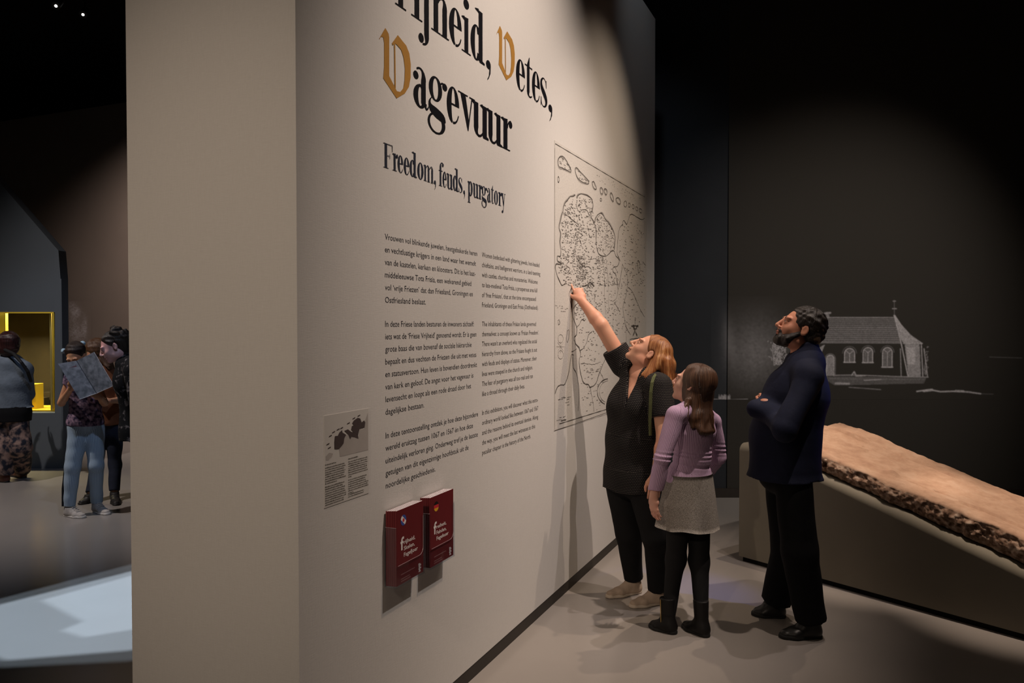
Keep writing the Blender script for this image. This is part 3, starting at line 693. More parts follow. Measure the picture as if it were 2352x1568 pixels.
# ================================================================ man with crossed arms
def man():
    R = head_frame((-.915, .06, .40), 0)
    B = spec(1.05, X(-.08, 1.0, 0), P(1802, 1078, 4.42), P(1806, 1000, 4.42), P(1832, 905, 4.42), P(1845, 838, 4.42),
             [P(1846, 862, 4.62), P(1858, 864, 4.23)], [P(1758, 955, 4.66), P(1800, 985, 4.14)], [P(1760, 928, 4.36), P(1752, 934, 4.44)],
             [(X(.6, -.10, -.2), X(0, 0, 1)), (X(-.05, .9, .1), X(0, 0, 1))],
             [P(1798, 1100, 4.52), P(1822, 1105, 4.32)], [P(1812, 1250, 4.54), P(1836, 1265, 4.29)],
             [(Gf(1806, 1418), Gf(1720, 1410)), (Gf(1888, 1462), Gf(1784, 1464))],
             P(1836, 754, 4.42), R, dict(hip=(.165, .150), waist=(.165, .155), chest=(.185, .145), sh=.068, arm=.050, thigh=.090, knee=.078), hs=1.04)
    rt = root('person', base_of(B), 'bearded man in dark navy shirt standing with crossed arms looking up', 'person')
    sk = skin_mat('skin_ruddy', (0.56, 0.27, 0.17))
    make_body(B, rt, sk, .0055, fine=[(2, B.headc[2] - .13, B.headc[2] + .13, .0038), (0, B.headc[0] - .16, B.headc[0] - .02, .0038)], hands=('relax-', 'relax'))
    W = B.W; s = B.hs; eyes(W, R, s, rt, .55); lips_obj(W, R, s, rt)
    hm = hair_mat('near_black_hair', (0.004, 0.003, 0.002), (0.012, 0.008, 0.006), (0.032, 0.021, 0.015)); brows(W, hm, rt)
    sh = mat('navy_cotton', (0.010, 0.013, 0.032), .8, .2, noise=(30, .25), bump=(50, .1))
    def ex(F):
        F.ell(B.waist + X(-.045, 0, -.01), (.135, .155, .15), k=.06)
        F.cone(B.pelvis - X(-.0, 0, .03), B.waist, .19, .16, .175, .16, B.side, .04)
        F.cone(P(1790, 955, 4.28), P(1738, 938, 4.38), .055, .054, k=.03); F.cone(P(1810, 900, 4.42), P(1775, 930, 4.40), .11, .07, k=.05)
        F.cone(B.collar + X(.02, 0, .0), B.neck + X(.01, 0, -.02), .075, .068, k=.02, flat_b=True)      # collar
        F.cone(B.neck - X(0, 0, .05), B.neck + X(0, 0, .05), .060, .060, k=.005, op='cut')
    top(B, rt, sh, 'shirt', .018, (1.8, 1.86), .040, .006, .009, 12, ex, 1.16, sl_g=.012, long_=True)
    a = Acc(); mbt = mat('dark_buttons', (0.10, 0.10, 0.11), .3, .5)
    for (x, y) in ((1800, 820), (1790, 851), (1781, 868)): c = P(x + 4, y + 6, 4.33); a.tube([c, c + X(-.004, -.004, 0)], .006, 8)
    trousers(B, rt, mat('black_trousers', (0.006, 0.006, 0.007), .85, .12, noise=(40, .3)), 'trousers', .012, .084, seed=21, amp=.004, knee=.085)
    mb = mat('black_shoe_leather', (0.010, 0.010, 0.010), .4, .4, noise=(40, .3)); ms = mat('black_rubber', (0.01, 0.01, 0.01), .7, .3)
    for f in B.feet: shoe(rt, f[0], f[1], mb, ms, 'shoe', 1.12)
    c = B.headc; lo, hi = bbox_of([c], .2); F = Field(lo, hi, .0045)
    F.ell(W(0, -.030, .040), np.array((.090, .104, .096)) * s, R, .01); F.ell(W(0, -.070, -.01), np.array((.076, .060, .075)) * s, R, .03)
    F.axes.append((W(0, -.03, .1), W(0, -.03, -.1), R[:, 0], R[:, 1], .09))
    n = R @ unit(X(0, 1, -.30)); F.planes([(W(0, .062, .070), -n)], lo, hi, 'cut', .006)
    for sx in (-1, 1): F.ell(W(sx * .085, -.008, -.012), np.array((.022, .022, .034)) * s, R, .006, 'cut')
    F.planes([(W(0, -.02, -.085), R @ unit(X(0, .35, 1)))], lo, hi, 'cut', .006)
    F.folds(.0035, 120, 14, 1.0); F.obj('hair', hm, rt)
    F = Field(lo, hi, .004)                                       # beard
    def E(p, r, k=.02, op='add'): F.ell(W(*p), np.array(r) * s, R, k, op)
    E((0, .079, -.102), (.027, .020, .021)); E((0, .052, -.094), (.047, .046, .030))
    for sx in (-1, 1): F.cone(W(sx * .050, .050, -.080), W(sx * .066, .006, -.032), .024 * s, .012 * s, k=.02); F.cone(W(sx * .028, .076, -.080), W(sx * .049, .048, -.083), .016 * s, .016 * s, k=.02)
    F.cone(W(-.022, .097, -.050), W(.022, .097, -.050), .0048, .0048, k=.01); F.cone(W(-.024, .090, -.052), W(-.027, .080, -.085), .0065, .010, k=.01); F.cone(W(.024, .090, -.052), W(.027, .080, -.085), .0065, .010, k=.01)
    F.axes.append((W(0, .04, -.05), W(0, .06, -.14), R[:, 0], R[:, 1], .04))
    F.folds(.002, 160, 15, 1.0); F.obj('beard', hm, rt)
man()
# ================================================================ lettering on the wall
m_ink = mat('black_vinyl', (0.006, 0.006, 0.009), 0.6, 0.12)
m_navy = mat('ink_blue_vinyl', (0.022, 0.026, 0.042), 0.55, 0.25)
m_gold = mat('ochre_vinyl', (0.40, 0.205, 0.045), 0.5, 0.3, noise=(80, .1))
class Pen:
    def __init__(s): s.v = []; s.f = []; s.k = 0
    def poly(s, *p): s.k += 1; b = len(s.v); s.v += [(x, y, s.k) for x, y in p]; s.f.append(tuple(range(b, b + len(p))))
    def rect(s, a, b, c, d): s.poly((a, b), (c, b), (c, d), (a, d))
    def strip(s, A, B):
        s.k += 1; b = len(s.v); n = len(A); s.v += [(x, y, s.k) for x, y in list(A) + list(B)]
        for i in range(n - 1): s.f.append((b + i, b + i + 1, b + n + i + 1, b + n + i))
    def arc(s, cx, cy, rx, ry, a0, a1, sx, sy=.05, n=20):
        A = []; B = []
        for i in range(n + 1):
            t = i / n; a = math.radians(a0 + (a1 - a0) * t); k = sx if not isinstance(sx, tuple) else sx[0] + (sx[1] - sx[0]) * t
            A.append((cx + rx * math.cos(a), cy + ry * math.sin(a))); B.append((cx + (rx - k) * math.cos(a), cy + (ry - sy) * math.sin(a)))
        s.strip(A, B)
    def ell(s, cx, cy, rx, ry, n=18): s.poly(*[(cx + rx * math.cos(2 * math.pi * i / n), cy + ry * math.sin(2 * math.pi * i / n)) for i in range(n)])
    def stroke(s, pts, ws, hy=.45):
        if len(pts) > 3:
            Z = [(x, y, w) for (x, y), w in zip(pts, ws)]; q = [Z[0]] + Z + [Z[-1]]; o = []
            for i in range(1, len(q) - 2):
                a, b, c, d = (np.array(v) for v in q[i - 1:i + 3])
                for k in range(4): t = k / 4; o.append(.5 * (2 * b + (c - a) * t + (2 * a - 5 * b + 4 * c - d) * t * t + (3 * b - a - 3 * c + d) * t ** 3))
            o.append(np.array(Z[-1])); pts = [(float(v[0]), float(v[1])) for v in o]; ws = [float(v[2]) for v in o]
        A = []; B = []
        for i, (x, y) in enumerate(pts):
            x0, y0 = pts[max(0, i - 1)]; x1, y1 = pts[min(len(pts) - 1, i + 1)]; dx, dy = x1 - x0, y1 - y0; l = math.hypot(dx, dy) + 1e-9
            nx, ny = -dy / l, dx / l; w_ = ws[i] / 2; A.append((x + nx * w_, y + ny * w_ * hy)); B.append((x - nx * w_, y - ny * w_ * hy))
        s.strip(A, B)
H = .035
def flag(p, x, y, w=.28): p.poly((x - w, y - .07), (x - w, y - .045), (x, y), (x, y - .12))
def glyph(ch):
    p = Pen()
    if ch == 'r':
        p.rect(.24, 0, .60, .97); p.rect(0, 0, .84, H); flag(p, .24, 1.0, .24); p.poly((.24, .97), (.60, 1.0), (.60, .9), (.24, .9))
        p.arc(.92, .70, .36, .30, 92, 180, (.07, .07), .05); p.ell(.88, .87, .16, .115)
    elif ch in 'iı':
        p.rect(.30, 0, .72, .98); p.rect(0, 0, 1, H); flag(p, .30, 1.0, .30); p.poly((.3, .97), (.72, 1), (.72, .9), (.3, .9)); p.ell(.50, 1.36, .30, .135)
    elif ch == 'j':
        p.rect(.52, -.28, .92, .98); flag(p, .52, 1.0, .4); p.ell(.72, 1.36, .26, .135)
        p.arc(.42, -.28, .50, .26, -95, 0, (.06, .40), .05); p.ell(.24, -.40, .22, .115)
    elif ch == 'h':
        p.rect(.14, 0, .40, 1.48); p.rect(0, 0, .54, H); flag(p, .14, 1.52, .14); p.rect(.66, 0, .92, .74); p.rect(.56, 0, 1.04, H)
        p.arc(.64, .72, .28, .29, 0, 165, (.26, .04), .06)
    elif ch == 'm':
        p.rect(.08, 0, .22, .98); p.rect(0, 0, .30, H); flag(p, .08, 1.0, .08)
        for x in (.42, .78): p.rect(x, 0, x + .14, .76); p.rect(x - .07, 0, x + .22, H); p.arc(x - .03, .74, .17, .27, 0, 165, (.14, .03), .06)
    elif ch == 'e':
        p.arc(.50, .5, .46, .51, 0, 90, .30, .04); p.arc(.50, .5, .46, .51, 90, 262, .34, .045); p.arc(.55, .46, .42, .47, 262, 335, (.10, .05), .06)
        p.rect(.32, .50, .70, .545)
    elif ch == 'd':
        p.arc(.42, .5, .40, .51, 35, 325, .30, .05); p.rect(.60, .03, .88, 1.48); flag(p, .60, 1.52, .26); p.poly((.88, .08), (1.04, .05), (1.04, 0), (.66, 0), (.66, .1))
    elif ch == 'a':
        p.arc(.44, .70, .38, .31, 0, 125, (.30, .06), .05); p.ell(.19, .76, .16, .105); p.rect(.52, .10, .80, .72)
        p.arc(.46, .27, .42, .30, 60, 330, .28, .05); p.arc(.86, .14, .14, .15, 180, 350, (.14, .03), .05); p.arc(.44, .38, .40, .20, 40, 100, (.05, .05), .05)
    elif ch == 'g':
        p.arc(.40, .68, .34, .33, 0, 360, .20, .045, 28); p.arc(.78, .78, .18, .17, 60, 185, (.05, .05), .05); p.ell(.88, .86, .13, .10)
        p.stroke([(.22, .42), (.12, .33), (.10, .22), (.20, .12), (.45, .05), (.75, -.02), (.86, -.14)], [.03, .06, .12, .26, .34, .30, .16], .75)
        p.arc(.44, -.23, .44, .28, 0, 360, .10, .045, 28); p.arc(.44, -.23, .46, .28, -50, 40, .17, .05)
    elif ch == 'v':
        p.poly((.10, .98), (.42, .98), (.66, .20), (.56, -.02)); p.poly((.80, .98), (.86, .98), (.60, -.02), (.56, .02)); p.rect(-.04, .965, .56, 1.0); p.rect(.66, .965, 1.02, 1.0)
    elif ch == 'y':
        p.poly((.10, .98), (.40, .98), (.64, .20), (.55, -.02)); p.poly((.80, .98), (.87, .98), (.50, -.32), (.42, -.32)); p.rect(0, .965, .52, 1.0); p.rect(.66, .965, 1.0, 1.0); p.ell(.30, -.37, .18, .10)
    elif ch == 'u':
        p.rect(.10, .24, .38, .97); flag(p, .10, 1.0, .16); p.rect(.66, .03, .94, .97); flag(p, .66, 1.0, .16); p.arc(.42, .26, .32, .28, 180, 345, (.28, .05), .06); p.poly((.94, .08), (1.06, .05), (1.06, 0), (.70, 0), (.70, .1))
    elif ch == 't':
        p.poly((.28, .14), (.62, .14), (.62, 1.30), (.56, 1.30), (.28, 1.02)); p.rect(0, .955, .98, 1.0); p.arc(.66, .17, .38, .19, 180, 325, (.34, .05), .05)
    elif ch == 's':
        p.stroke([(.84, .74), (.80, .88), (.62, .975), (.38, .97), (.18, .86), (.16, .72), (.30, .59), (.58, .46), (.82, .32), (.84, .16), (.66, .035), (.38, .02), (.18, .12), (.12, .28)],
                 [.06, .07, .06, .10, .22, .30, .38, .44, .38, .26, .12, .06, .06, .07], .55); p.poly((.80, .96), (.88, .96), (.88, .70), (.82, .70)); p.poly((.08, .0), (.15, .0), (.15, .30), (.08, .30))
    elif ch == 'o': p.arc(.5, .5, .50, .52, 0, 360, .34, .045, 30)
    elif ch == 'p':
        p.rect(.14, -.46, .40, .97); p.rect(0, -.48, .54, -.445); flag(p, .14, 1.0, .14); p.arc(.56, .5, .42, .51, -145, 145, .30, .05)
    elif ch == 'f':
        p.rect(.20, 0, .52, 1.25); p.rect(0, 0, .74, H); p.rect(0, .955, .78, 1.0); p.arc(.66, 1.22, .46, .31, 70, 180, (.08, .32), .06); p.ell(.84, 1.38, .17, .11)
    elif ch == 'F':
        p.rect(.14, 0, .40, 1.38); p.rect(0, 0, .56, H); p.rect(0, 1.35, 1.0, 1.39); p.poly((.94, 1.37), (1.0, 1.37), (1.0, 1.02), (.96, 1.02)); p.rect(.40, .70, .70, .735); p.poly((.68, .87), (.72, .87), (.72, .57), (.68, .57))
    elif ch == ',':
        p.ell(.50, .11, .46, .13); p.poly((.96, .11), (.90, -.12), (.55, -.30), (.30, -.36), (.30, -.33), (.60, -.20), (.70, 0))
    return p
# blackletter V, outline in wall units relative to its box (x 0..1, y 0..1)
_V = []
def bv(x, y):                                                    # measured on the lower large V
    return UV(860 + x / 3.016, y / 3.016)
BVP = [[(38, 272), (80, 197), (103, 238), (107, 262), (107, 530), (152, 618), (160, 634), (183, 640), (205, 615), (158, 684), (66, 545), (72, 470), (72, 300), (66, 262), (50, 258), (41, 276)],
       [(205, 612), (213, 560), (216, 480), (206, 400), (190, 350), (160, 315), (150, 306), (130, 318), (126, 303), (166, 247), (196, 285), (225, 320), (246, 375), (256, 450), (255, 540), (243, 605), (215, 650), (158, 684), (150, 660), (165, 640), (185, 640)],
       [(140, 308), (148, 308), (152, 616), (144, 604)]]
_u0, _u1 = bv(38, 400)[0], bv(257, 400)[0]; _v0, _v1 = bv(158, 684)[1], bv(80, 197)[1]
BV = [[((bv(*q)[0] - _u0) / (_u1 - _u0), (bv(*q)[1] - _v0) / (_v1 - _v0)) for q in pl] for pl in BVP]
def put_word(parent, glyphs, base, xh, m, name, n=.0012):
    V = []; Fc = []
    for ch, x0, x1 in glyphs:
        u0, u1 = UV(x0, 700)[0], UV(x1, 700)[0]; g = glyph(ch); b = len(V)
        V += [WP(u0 + (u1 - u0) * x, base + y * xh, n + .00015 * k) for x, y, k in g.v]; Fc += [tuple(b + i for i in f) for f in g.f]
    return mk(name, V, Fc, m, parent)
def put_V(parent, x0, x1, v0, v1):
    u0, u1 = UV(x0, 700)[0], UV(x1, 700)[0]; V = []; Fc = []
    for q_, pl in enumerate(BV): b = len(V); V += [WP(u0 + (u1 - u0) * x, v0 + (v1 - v0) * y, .0012 + .0003 * q_) for x, y in pl]; Fc.append(tuple(range(b, b + len(pl))))
    return mk('initial_letter', V, Fc, m_gold, parent)
t1 = root('title_lettering', WP(1.2, 2.95, 0), 'upper large black title line with ochre gothic initial, cut by the frame top', 'lettering')
put_V(t1, 864, 906, 2.958, 3.21)
put_word(t1, [('r', 909.7, 939), ('i', 946, 971), ('j', 962, 988), ('h', 991.6, 1030), ('e', 1031, 1062), ('i', 1061, 1081.5), ('d', 1080.5, 1112), (',', 1116, 1127.5)], 2.955, .165, m_ink, 'word')
put_V(t1, 1140, 1182, 2.958, 3.21)
put_word(t1, [('e', 1184, 1206), ('t', 1205, 1222), ('e', 1220.5, 1240), ('s', 1240, 1256), (',', 1258.5, 1268)], 2.955, .165, m_ink, 'word')
t2 = root('title_lettering', WP(.9, 2.6, 0), 'lower large black title word with big ochre gothic initial', 'lettering')
put_V(t2, 872.6, 944.8, _v0, _v1)
put_word(t2, [('a', 949, 985.5), ('g', 983, 1027), ('e', 1025.5, 1056), ('v', 1054, 1090), ('u', 1085, 1120), ('u', 1118.5, 1151), ('r', 1150, 1175)], 2.602, .160, m_ink, 'word')
t3 = root('subtitle_lettering', WP(.9, 2.3, 0), 'dark blue serif subtitle line under the title', 'lettering')
put_word(t3, [('F', 881.5, 902), ('r', 902, 914), ('e', 913.5, 927), ('e', 927.5, 941), ('d', 941, 957), ('o', 959, 973), ('m', 973.5, 996), (',', 996.8, 1001.5)], 2.302, .068, m_navy, 'word')
put_word(t3, [('f', 1008, 1019), ('e', 1016.5, 1026), ('u', 1026.5, 1039), ('d', 1040, 1052.5), ('s', 1053, 1062), (',', 1064, 1068)], 2.302, .068, m_navy, 'word')
put_word(t3, [('p', 1074, 1085.5), ('u', 1086.5, 1098), ('r', 1098.7, 1107), ('g', 1106, 1118.5), ('a', 1118.6, 1127), ('t', 1127.3, 1134), ('o', 1134.5, 1143.5), ('r', 1144, 1152), ('y', 1151, 1160.5)], 2.302, .068, m_navy, 'word')
# running text: Blender's built-in face, condensed to the measured line lengths
def text_geo(s, size=1.0, off=0.0, res=2):
    c = bpy.data.curves.new('t', 'FONT'); c.body = s; c.size = size; c.resolution_u = res; c.offset = off; c.fill_mode = 'FRONT'
    o = bpy.data.objects.new('t', c); COL.objects.link(o); dg = bpy.context.evaluated_depsgraph_get(); me = o.evaluated_get(dg).to_mesh()
    V = np.array([v.co[:] for v in me.vertices]).reshape(-1, 3); Fc = [tuple(p.vertices) for p in me.polygons]
    o.evaluated_get(dg).to_mesh_clear(); bpy.data.objects.remove(o); bpy.data.curves.remove(c); return V, Fc
def text_on(s, org, ax, ay, width, height, m, name, parent, off=0.0):
    """flat lettering: capital height `height`, stretched to `width` along ax"""
    V, Fc = text_geo(s, 1.0, off); w0 = V[:, 0].max() - V[:, 0].min(); x = (V[:, 0] - V[:, 0].min()) * width / w0; y = V[:, 1] * height / .73
    return mk(name, org + x[:, None] * ax + y[:, None] * ay, Fc, m, parent)
Z1 = X(0, 0, 1)
m_txt = mat('dark_text_vinyl', (0.022, 0.022, 0.030), .6, .2); m_txt2 = mat('dark_brown_text_vinyl', (0.045, 0.035, 0.032), .6, .2)
nl = [[('Vrouwen vol blinkende juwelen, heetgebakerde heren', 1096), ('en vechtlustige krijgers in een land waar het wemelt', 1093), ('van de kastelen, kerken en kloosters. Dit is het laat-', 1092), ('middeleeuwse Tota Frisia, een welvarend gebied', 1082.4), ('vol ‘vrije Friezen’ dat dan Friesland, Groningen en', 1085.8), ('Ostfriesland beslaat.', 978)],
      [('In deze Friese landen besturen de inwoners zichzelf:', 1088), ('iets wat de ‘Friese Vrijheid’ genoemd wordt. Er is geen', 1094), ('grote baas die van bovenaf de sociale hiërarchie', 1082.8), ('bepaalt en dus vechten de Friezen die uit met vetes', 1093.5), ('en statusvertoon. Hun leven is bovendien doordrenkt', 1095.4), ('van kerk en geloof. De angst voor het vagevuur is', 1086.8), ('levensecht en loopt als een rode draad door het', 1081.5), ('dagelijkse bestaan.', 973.6)],
      [('In deze tentoonstelling ontdek je hoe deze bijzondere', 1097.6), ('wereld eruitzag tussen 1067 en 1567 én hoe deze', 1086), ('uiteindelijk verloren ging. Onderweg tref je de laatste', 1097), ('getuigen van dit eigenzinnige hoofdstuk uit de', 1075.5), ('noordelijke geschiedenis.', 999)]]
en = [[('Women bedecked with glittering jewels, hot-headed', 1238.7), ('chieftains, and belligerent warriors, in a land teeming', 1240.6), ('with castles, churches and monasteries. Welcome', 1234.5), ('to late-medieval Tota Frisia, a prosperous area full', 1233.6), ('of ‘free Frisians’, that at the time encompassed', 1230.7), ('Friesland, Groningen and East Frisia (Ostfriesland).', 1235.9)],
      [('The inhabitants of these Frisian lands governed', 1231), ('themselves: a concept known as ‘Frisian Freedom’.', 1237.4), ("There wasn't an overlord who regulated the social", 1233), ('hierarchy from above, so the Frisians fought it out', 1233.5), ('with feuds and displays of status. Moreover, their', 1232.7), ('lives were steeped in the church and religion.', 1223.4), ('The fear of purgatory was all too real and ran', 1223.8), ('like a thread through their daily lives.', 1205)],
      [('In this exhibition, you will discover what this extra-', 1235.7), ('ordinary world looked like between 1067 and 1567', 1236.3), ('and the reasons behind its eventual demise. Along', 1236), ('the way, you will meet the last witnesses to this', 1229), ('peculiar chapter in the history of the North.', 1219)]]
vs = [2.026, 1.6895, 1.2565]; ordn = ['top', 'middle', 'bottom']
for blk, px0, lang, mt in ((nl, 884.3, 'left hand Dutch', m_txt), (en, 1107, 'right hand English', m_txt2)):
    for pi, par in enumerate(blk):
        r_ = root('text_paragraph', WP(UV(px0 + 90, 700)[0], vs[pi] - .2, 0), f'{ordn[pi]} paragraph of the {lang} wall text', 'lettering')
        for li, (s, x1) in enumerate(par):
            u0 = UV(px0, 700)[0]; u1 = UV(x1, 700)[0]
            text_on(s, WP(u0, vs[pi] - .0487 * li, .0005), WU, Z1, u1 - u0, .0245, mt, 'text_line', r_, .0)
# ================================================================ engraved map
def c6(x, y): return UV(1250 + x / 4.611, 320 + y / 4.611)
def c7(x, y): return UV(1250 + x / 4.356, 640 + y / 4.356)
mapr = root('wall_map', WP(3.35, 1.05, 0), 'large engraved old map of coast and islands printed on the wall', 'map')
mu0, mu1 = UV(1272.5, 700)[0], UV(1484, 700)[0]
m_sheet = weave_mat('map_paper', (0.56, 0.535, 0.505), (0.62, 0.595, 0.56), 90, lo=.3, hi=.7)
box('map_sheet', WP(mu0, 1.055, 0), WU * (mu1 - mu0), WN * .002, X(0, 0, 2.80 - 1.055), m_sheet, mapr)
m_map = mat('engraving_ink', (0.095, 0.085, 0.077), .8, .15); m_mapf = mat('faint_engraving_ink', (0.20, 0.18, 0.165), .8, .15); m_coast = mat('coast_shading_ink', (0.33, 0.31, 0.29), .8, .15)
def ribbon(A, pts, w, n=.0028, close=False, wig=.0, rr=random.Random(1)):
    w = w * .72; p0 = list(pts)
    if len(p0) > 2:                                              # smooth the outline (Catmull-Rom)
        q = [p0[-1]] + p0 + [p0[0], p0[1]] if close else [p0[0]] + p0 + [p0[-1]]; pts = []
        for i in range(1, len(q) - 2):
            a, b, c, d = (np.array(v) for v in q[i - 1:i + 3])
            for k in range(3): t = k / 3; pts.append(tuple(.5 * (2 * b + (c - a) * t + (2 * a - 5 * b + 4 * c - d) * t * t + (3 * b - a - 3 * c + d) * t ** 3)))
        pts.append(tuple(q[-2]) if not close else pts[0])
    wig *= .7
    ph = rr.uniform(0, 6); Q = []                                # subdivide with a little engraving wobble
    for a, b in zip(pts[:-1], pts[1:]):
        k = max(1, int(math.hypot(b[0] - a[0], b[1] - a[1]) / .022))
        for i in range(k): t = i / k; Q.append((a[0] + (b[0] - a[0]) * t + rr.uniform(-wig, wig), a[1] + (b[1] - a[1]) * t + rr.uniform(-wig, wig)))
    Q.append(pts[-1]); L_ = []; R_ = []
    for i, (x, y) in enumerate(Q):
        x0, y0 = Q[max(0, i - 1)]; x1, y1 = Q[min(len(Q) - 1, i + 1)]; dx, dy = x1 - x0, y1 - y0; l = math.hypot(dx, dy) + 1e-9
        ww = w * (1 + .3 * math.sin(i * .7 + ph) + rr.uniform(-.1, .1)) / 2; L_.append(WP(x - dy / l * ww, y + dx / l * ww, n)); R_.append(WP(x + dy / l * ww, y - dx / l * ww, n))
    b = len(A.v); A.v += L_ + R_; k = len(Q)
    for i in range(k - 1): A.f.append((b + i, b + i + 1, b + k + i + 1, b + k + i))
A = Acc(); S = Acc(); Fn = Acc()
heavy6 = [[(150, 200), (180, 180), (215, 200), (250, 260), (280, 320), (275, 345), (230, 325), (190, 305), (155, 290), (142, 250)],
          [(325, 320), (340, 300), (375, 340), (420, 385), (465, 440), (465, 470), (430, 465), (370, 430), (340, 385)],
          [(505, 455), (520, 447), (535, 475), (550, 510), (545, 530), (520, 510)], [(590, 520), (605, 512), (620, 545), (615, 578), (595, 565)], [(632, 530), (655, 528), (665, 560), (655, 585), (640, 570)],
          [(700, 570), (715, 575), (730, 620), (730, 655), (712, 640), (697, 600)], [(760, 625), (785, 618), (805, 650), (800, 685), (775, 675), (762, 650)],
          [(845, 660), (862, 655), (872, 690), (860, 715), (842, 700)], [(890, 675), (905, 680), (905, 715), (888, 712)], [(930, 690), (948, 700), (945, 735), (928, 725)], [(965, 715), (985, 722), (985, 755), (968, 745)], [(1005, 735), (1030, 745), (1028, 780), (1010, 770)],
          [(590, 630), (600, 625), (607, 645), (598, 655), (588, 648)], [(140, 405), (148, 396), (156, 425), (150, 455), (141, 445)], [(985, 1290), (1005, 1300), (1012, 1380), (1000, 1412), (990, 1370)]]
for pl in heavy6: ribbon(A, [c6(*p) for p in pl], .008, close=True, wig=.002)
for pl in heavy6[:7]: ribbon(S, [c6(p[0] - 3, p[1] + 4) for p in pl], .017, .0024, True, .003)
lines6 = [([(325, 590), (300, 600), (270, 610), (240, 645), (210, 690), (195, 760), (180, 810), (165, 880), (155, 940), (172, 1000), (165, 1080), (172, 1160), (170, 1230), (150, 1240), (135, 1235), (140, 1290), (180, 1310), (160, 1325), (120, 1320), (115, 1370), (130, 1430), (150, 1480), (180, 1540), (215, 1530), (225, 1500)], .010),
          ([(345, 630), (350, 600), (375, 580), (420, 580), (470, 605), (505, 640), (515, 700), (505, 760), (490, 770), (500, 830), (515, 860), (530, 900), (545, 960), (545, 1040), (550, 1120), (560, 1180), (590, 1225), (640, 1240), (680, 1210), (705, 1185), (735, 1180), (755, 1230), (790, 1280), (775, 1340), (730, 1355), (725, 1400), (755, 1430), (765, 1490), (780, 1540)], .009),
          ([(530, 880), (540, 830), (565, 795), (600, 780), (620, 800), (640, 840), (690, 900), (730, 980), (745, 1040), (740, 1110), (735, 1170)], .009),
          ([(830, 900), (800, 930), (785, 980), (775, 1070), (770, 1150), (770, 1210), (795, 1270), (800, 1290)], .008), ([(830, 920), (830, 870), (845, 860), (870, 900), (885, 860), (905, 800), (930, 795), (975, 820), (1030, 850), (1060, 835)], .008),
          ([(825, 1320), (815, 1400), (800, 1480), (790, 1560)], .008), ([(825, 1320), (850, 1380), (875, 1430), (880, 1500)], .004), ([(1070, 870), (1075, 1000), (1065, 1150), (1070, 1330)], .003), ([(1055, 860), (1060, 1150)], .003), ([(1040, 1290), (1060, 1320), (1070, 1335)], .005),
          ([(205, 800), (250, 810), (290, 850), (345, 890), (365, 930), (360, 1000), (330, 1090), (320, 1190), (285, 1210)], .006), ([(370, 770), (400, 745), (440, 745), (470, 790), (490, 840)], .006), ([(325, 1190), (345, 1260), (385, 1320), (430, 1350), (460, 1345), (490, 1365)], .007), ([(345, 900), (330, 1000), (300, 1080)], .004), ([(620, 1240), (630, 1400), (640, 1560)], .004), ([(650, 1240), (665, 1400), (680, 1560)], .003), ([(340, 640), (340, 720), (370, 770)], .005),
          ([(540, 900), (550, 1000), (540, 1120)], .004), ([(380, 1000), (400, 1010), (370, 1060), (385, 1100)], .008), ([(260, 1290), (230, 1330), (270, 1370), (235, 1420)], .006), ([(395, 1550), (440, 1545), (480, 1515), (520, 1560)], .008)]
for pl, w_ in lines6: ribbon(A, [c6(*p) for p in pl], w_, wig=.003)
for k in (0, 1, 2): ribbon(S, [c6(p[0] - (6 if k < 2 else -5), p[1] - 3) for p in lines6[k][0][:12]], .015, .0024, wig=.003)
lines7 = [([(285, 120), (270, 200), (285, 380), (320, 480), (318, 560), (295, 590), (310, 650), (345, 690), (360, 760), (345, 830), (365, 960), (390, 1040), (440, 1060), (455, 1085), (480, 1075), (515, 1040), (550, 940), (600, 820), (620, 770)], .011),
          ([(320, 490), (350, 450), (375, 410), (400, 420), (412, 400)], .008), ([(355, 720), (390, 690), (420, 640), (440, 560), (475, 525)], .007), ([(290, 300), (310, 260), (345, 235)], .007), ([(455, 1085), (470, 1160), (485, 1240), (495, 1330)], .006), ([(550, 930), (575, 970), (590, 1000)], .005),
          ([(290, 760), (265, 770), (245, 920), (205, 1050), (160, 1060), (125, 1090), (103, 1150)], .010), ([(285, 770), (290, 890), (320, 950), (340, 1060), (345, 1200), (335, 1320)], .009), ([(270, 730), (290, 720), (320, 700)], .007), ([(290, 60), (250, 130), (250, 200), (275, 300)], .007),
          ([(380, 72), (420, 70), (450, 40), (470, 45), (495, 75)], .008), ([(400, 160), (430, 130), (450, 110)], .006), ([(600, 0), (600, 200), (615, 360)], .003), ([(620, 0), (640, 100), (640, 250), (650, 320)], .003), ([(720, 0), (735, 105), (745, 60), (765, 0)], .006),
          ([(835, 0), (820, 150), (785, 280), (800, 400), (815, 480), (860, 560)], .007), ([(835, 85), (880, 130), (920, 220), (960, 310), (1000, 380)], .006), ([(735, 110), (720, 190), (680, 230)], .005), ([(700, 230), (740, 310), (755, 330)], .005), ([(690, 300), (685, 420), (690, 640)], .0025), ([(815, 490), (820, 700)], .003),
          ([(225, 520), (245, 515), (240, 600), (225, 635), (220, 590), (228, 520)], .006), ([(133, 420), (145, 410), (152, 440), (140, 460), (133, 430)], .006), ([(360, 850), (420, 850), (500, 855), (560, 830)], .003), ([(868, 470), (890, 480), (902, 520), (885, 570)], .022), ([(938, 470), (918, 485), (910, 530), (928, 570)], .022), ([(880, 470), (930, 470)], .016), ([(905, 400), (905, 470)], .008), ([(890, 500), (925, 500)], .014), ([(855, 605), (925, 595), (1000, 590)], .008), ([(855, 605), (850, 690)], .005)]
for pl, w_ in lines7: ribbon(A, [c7(*p) for p in pl], w_, wig=.003)
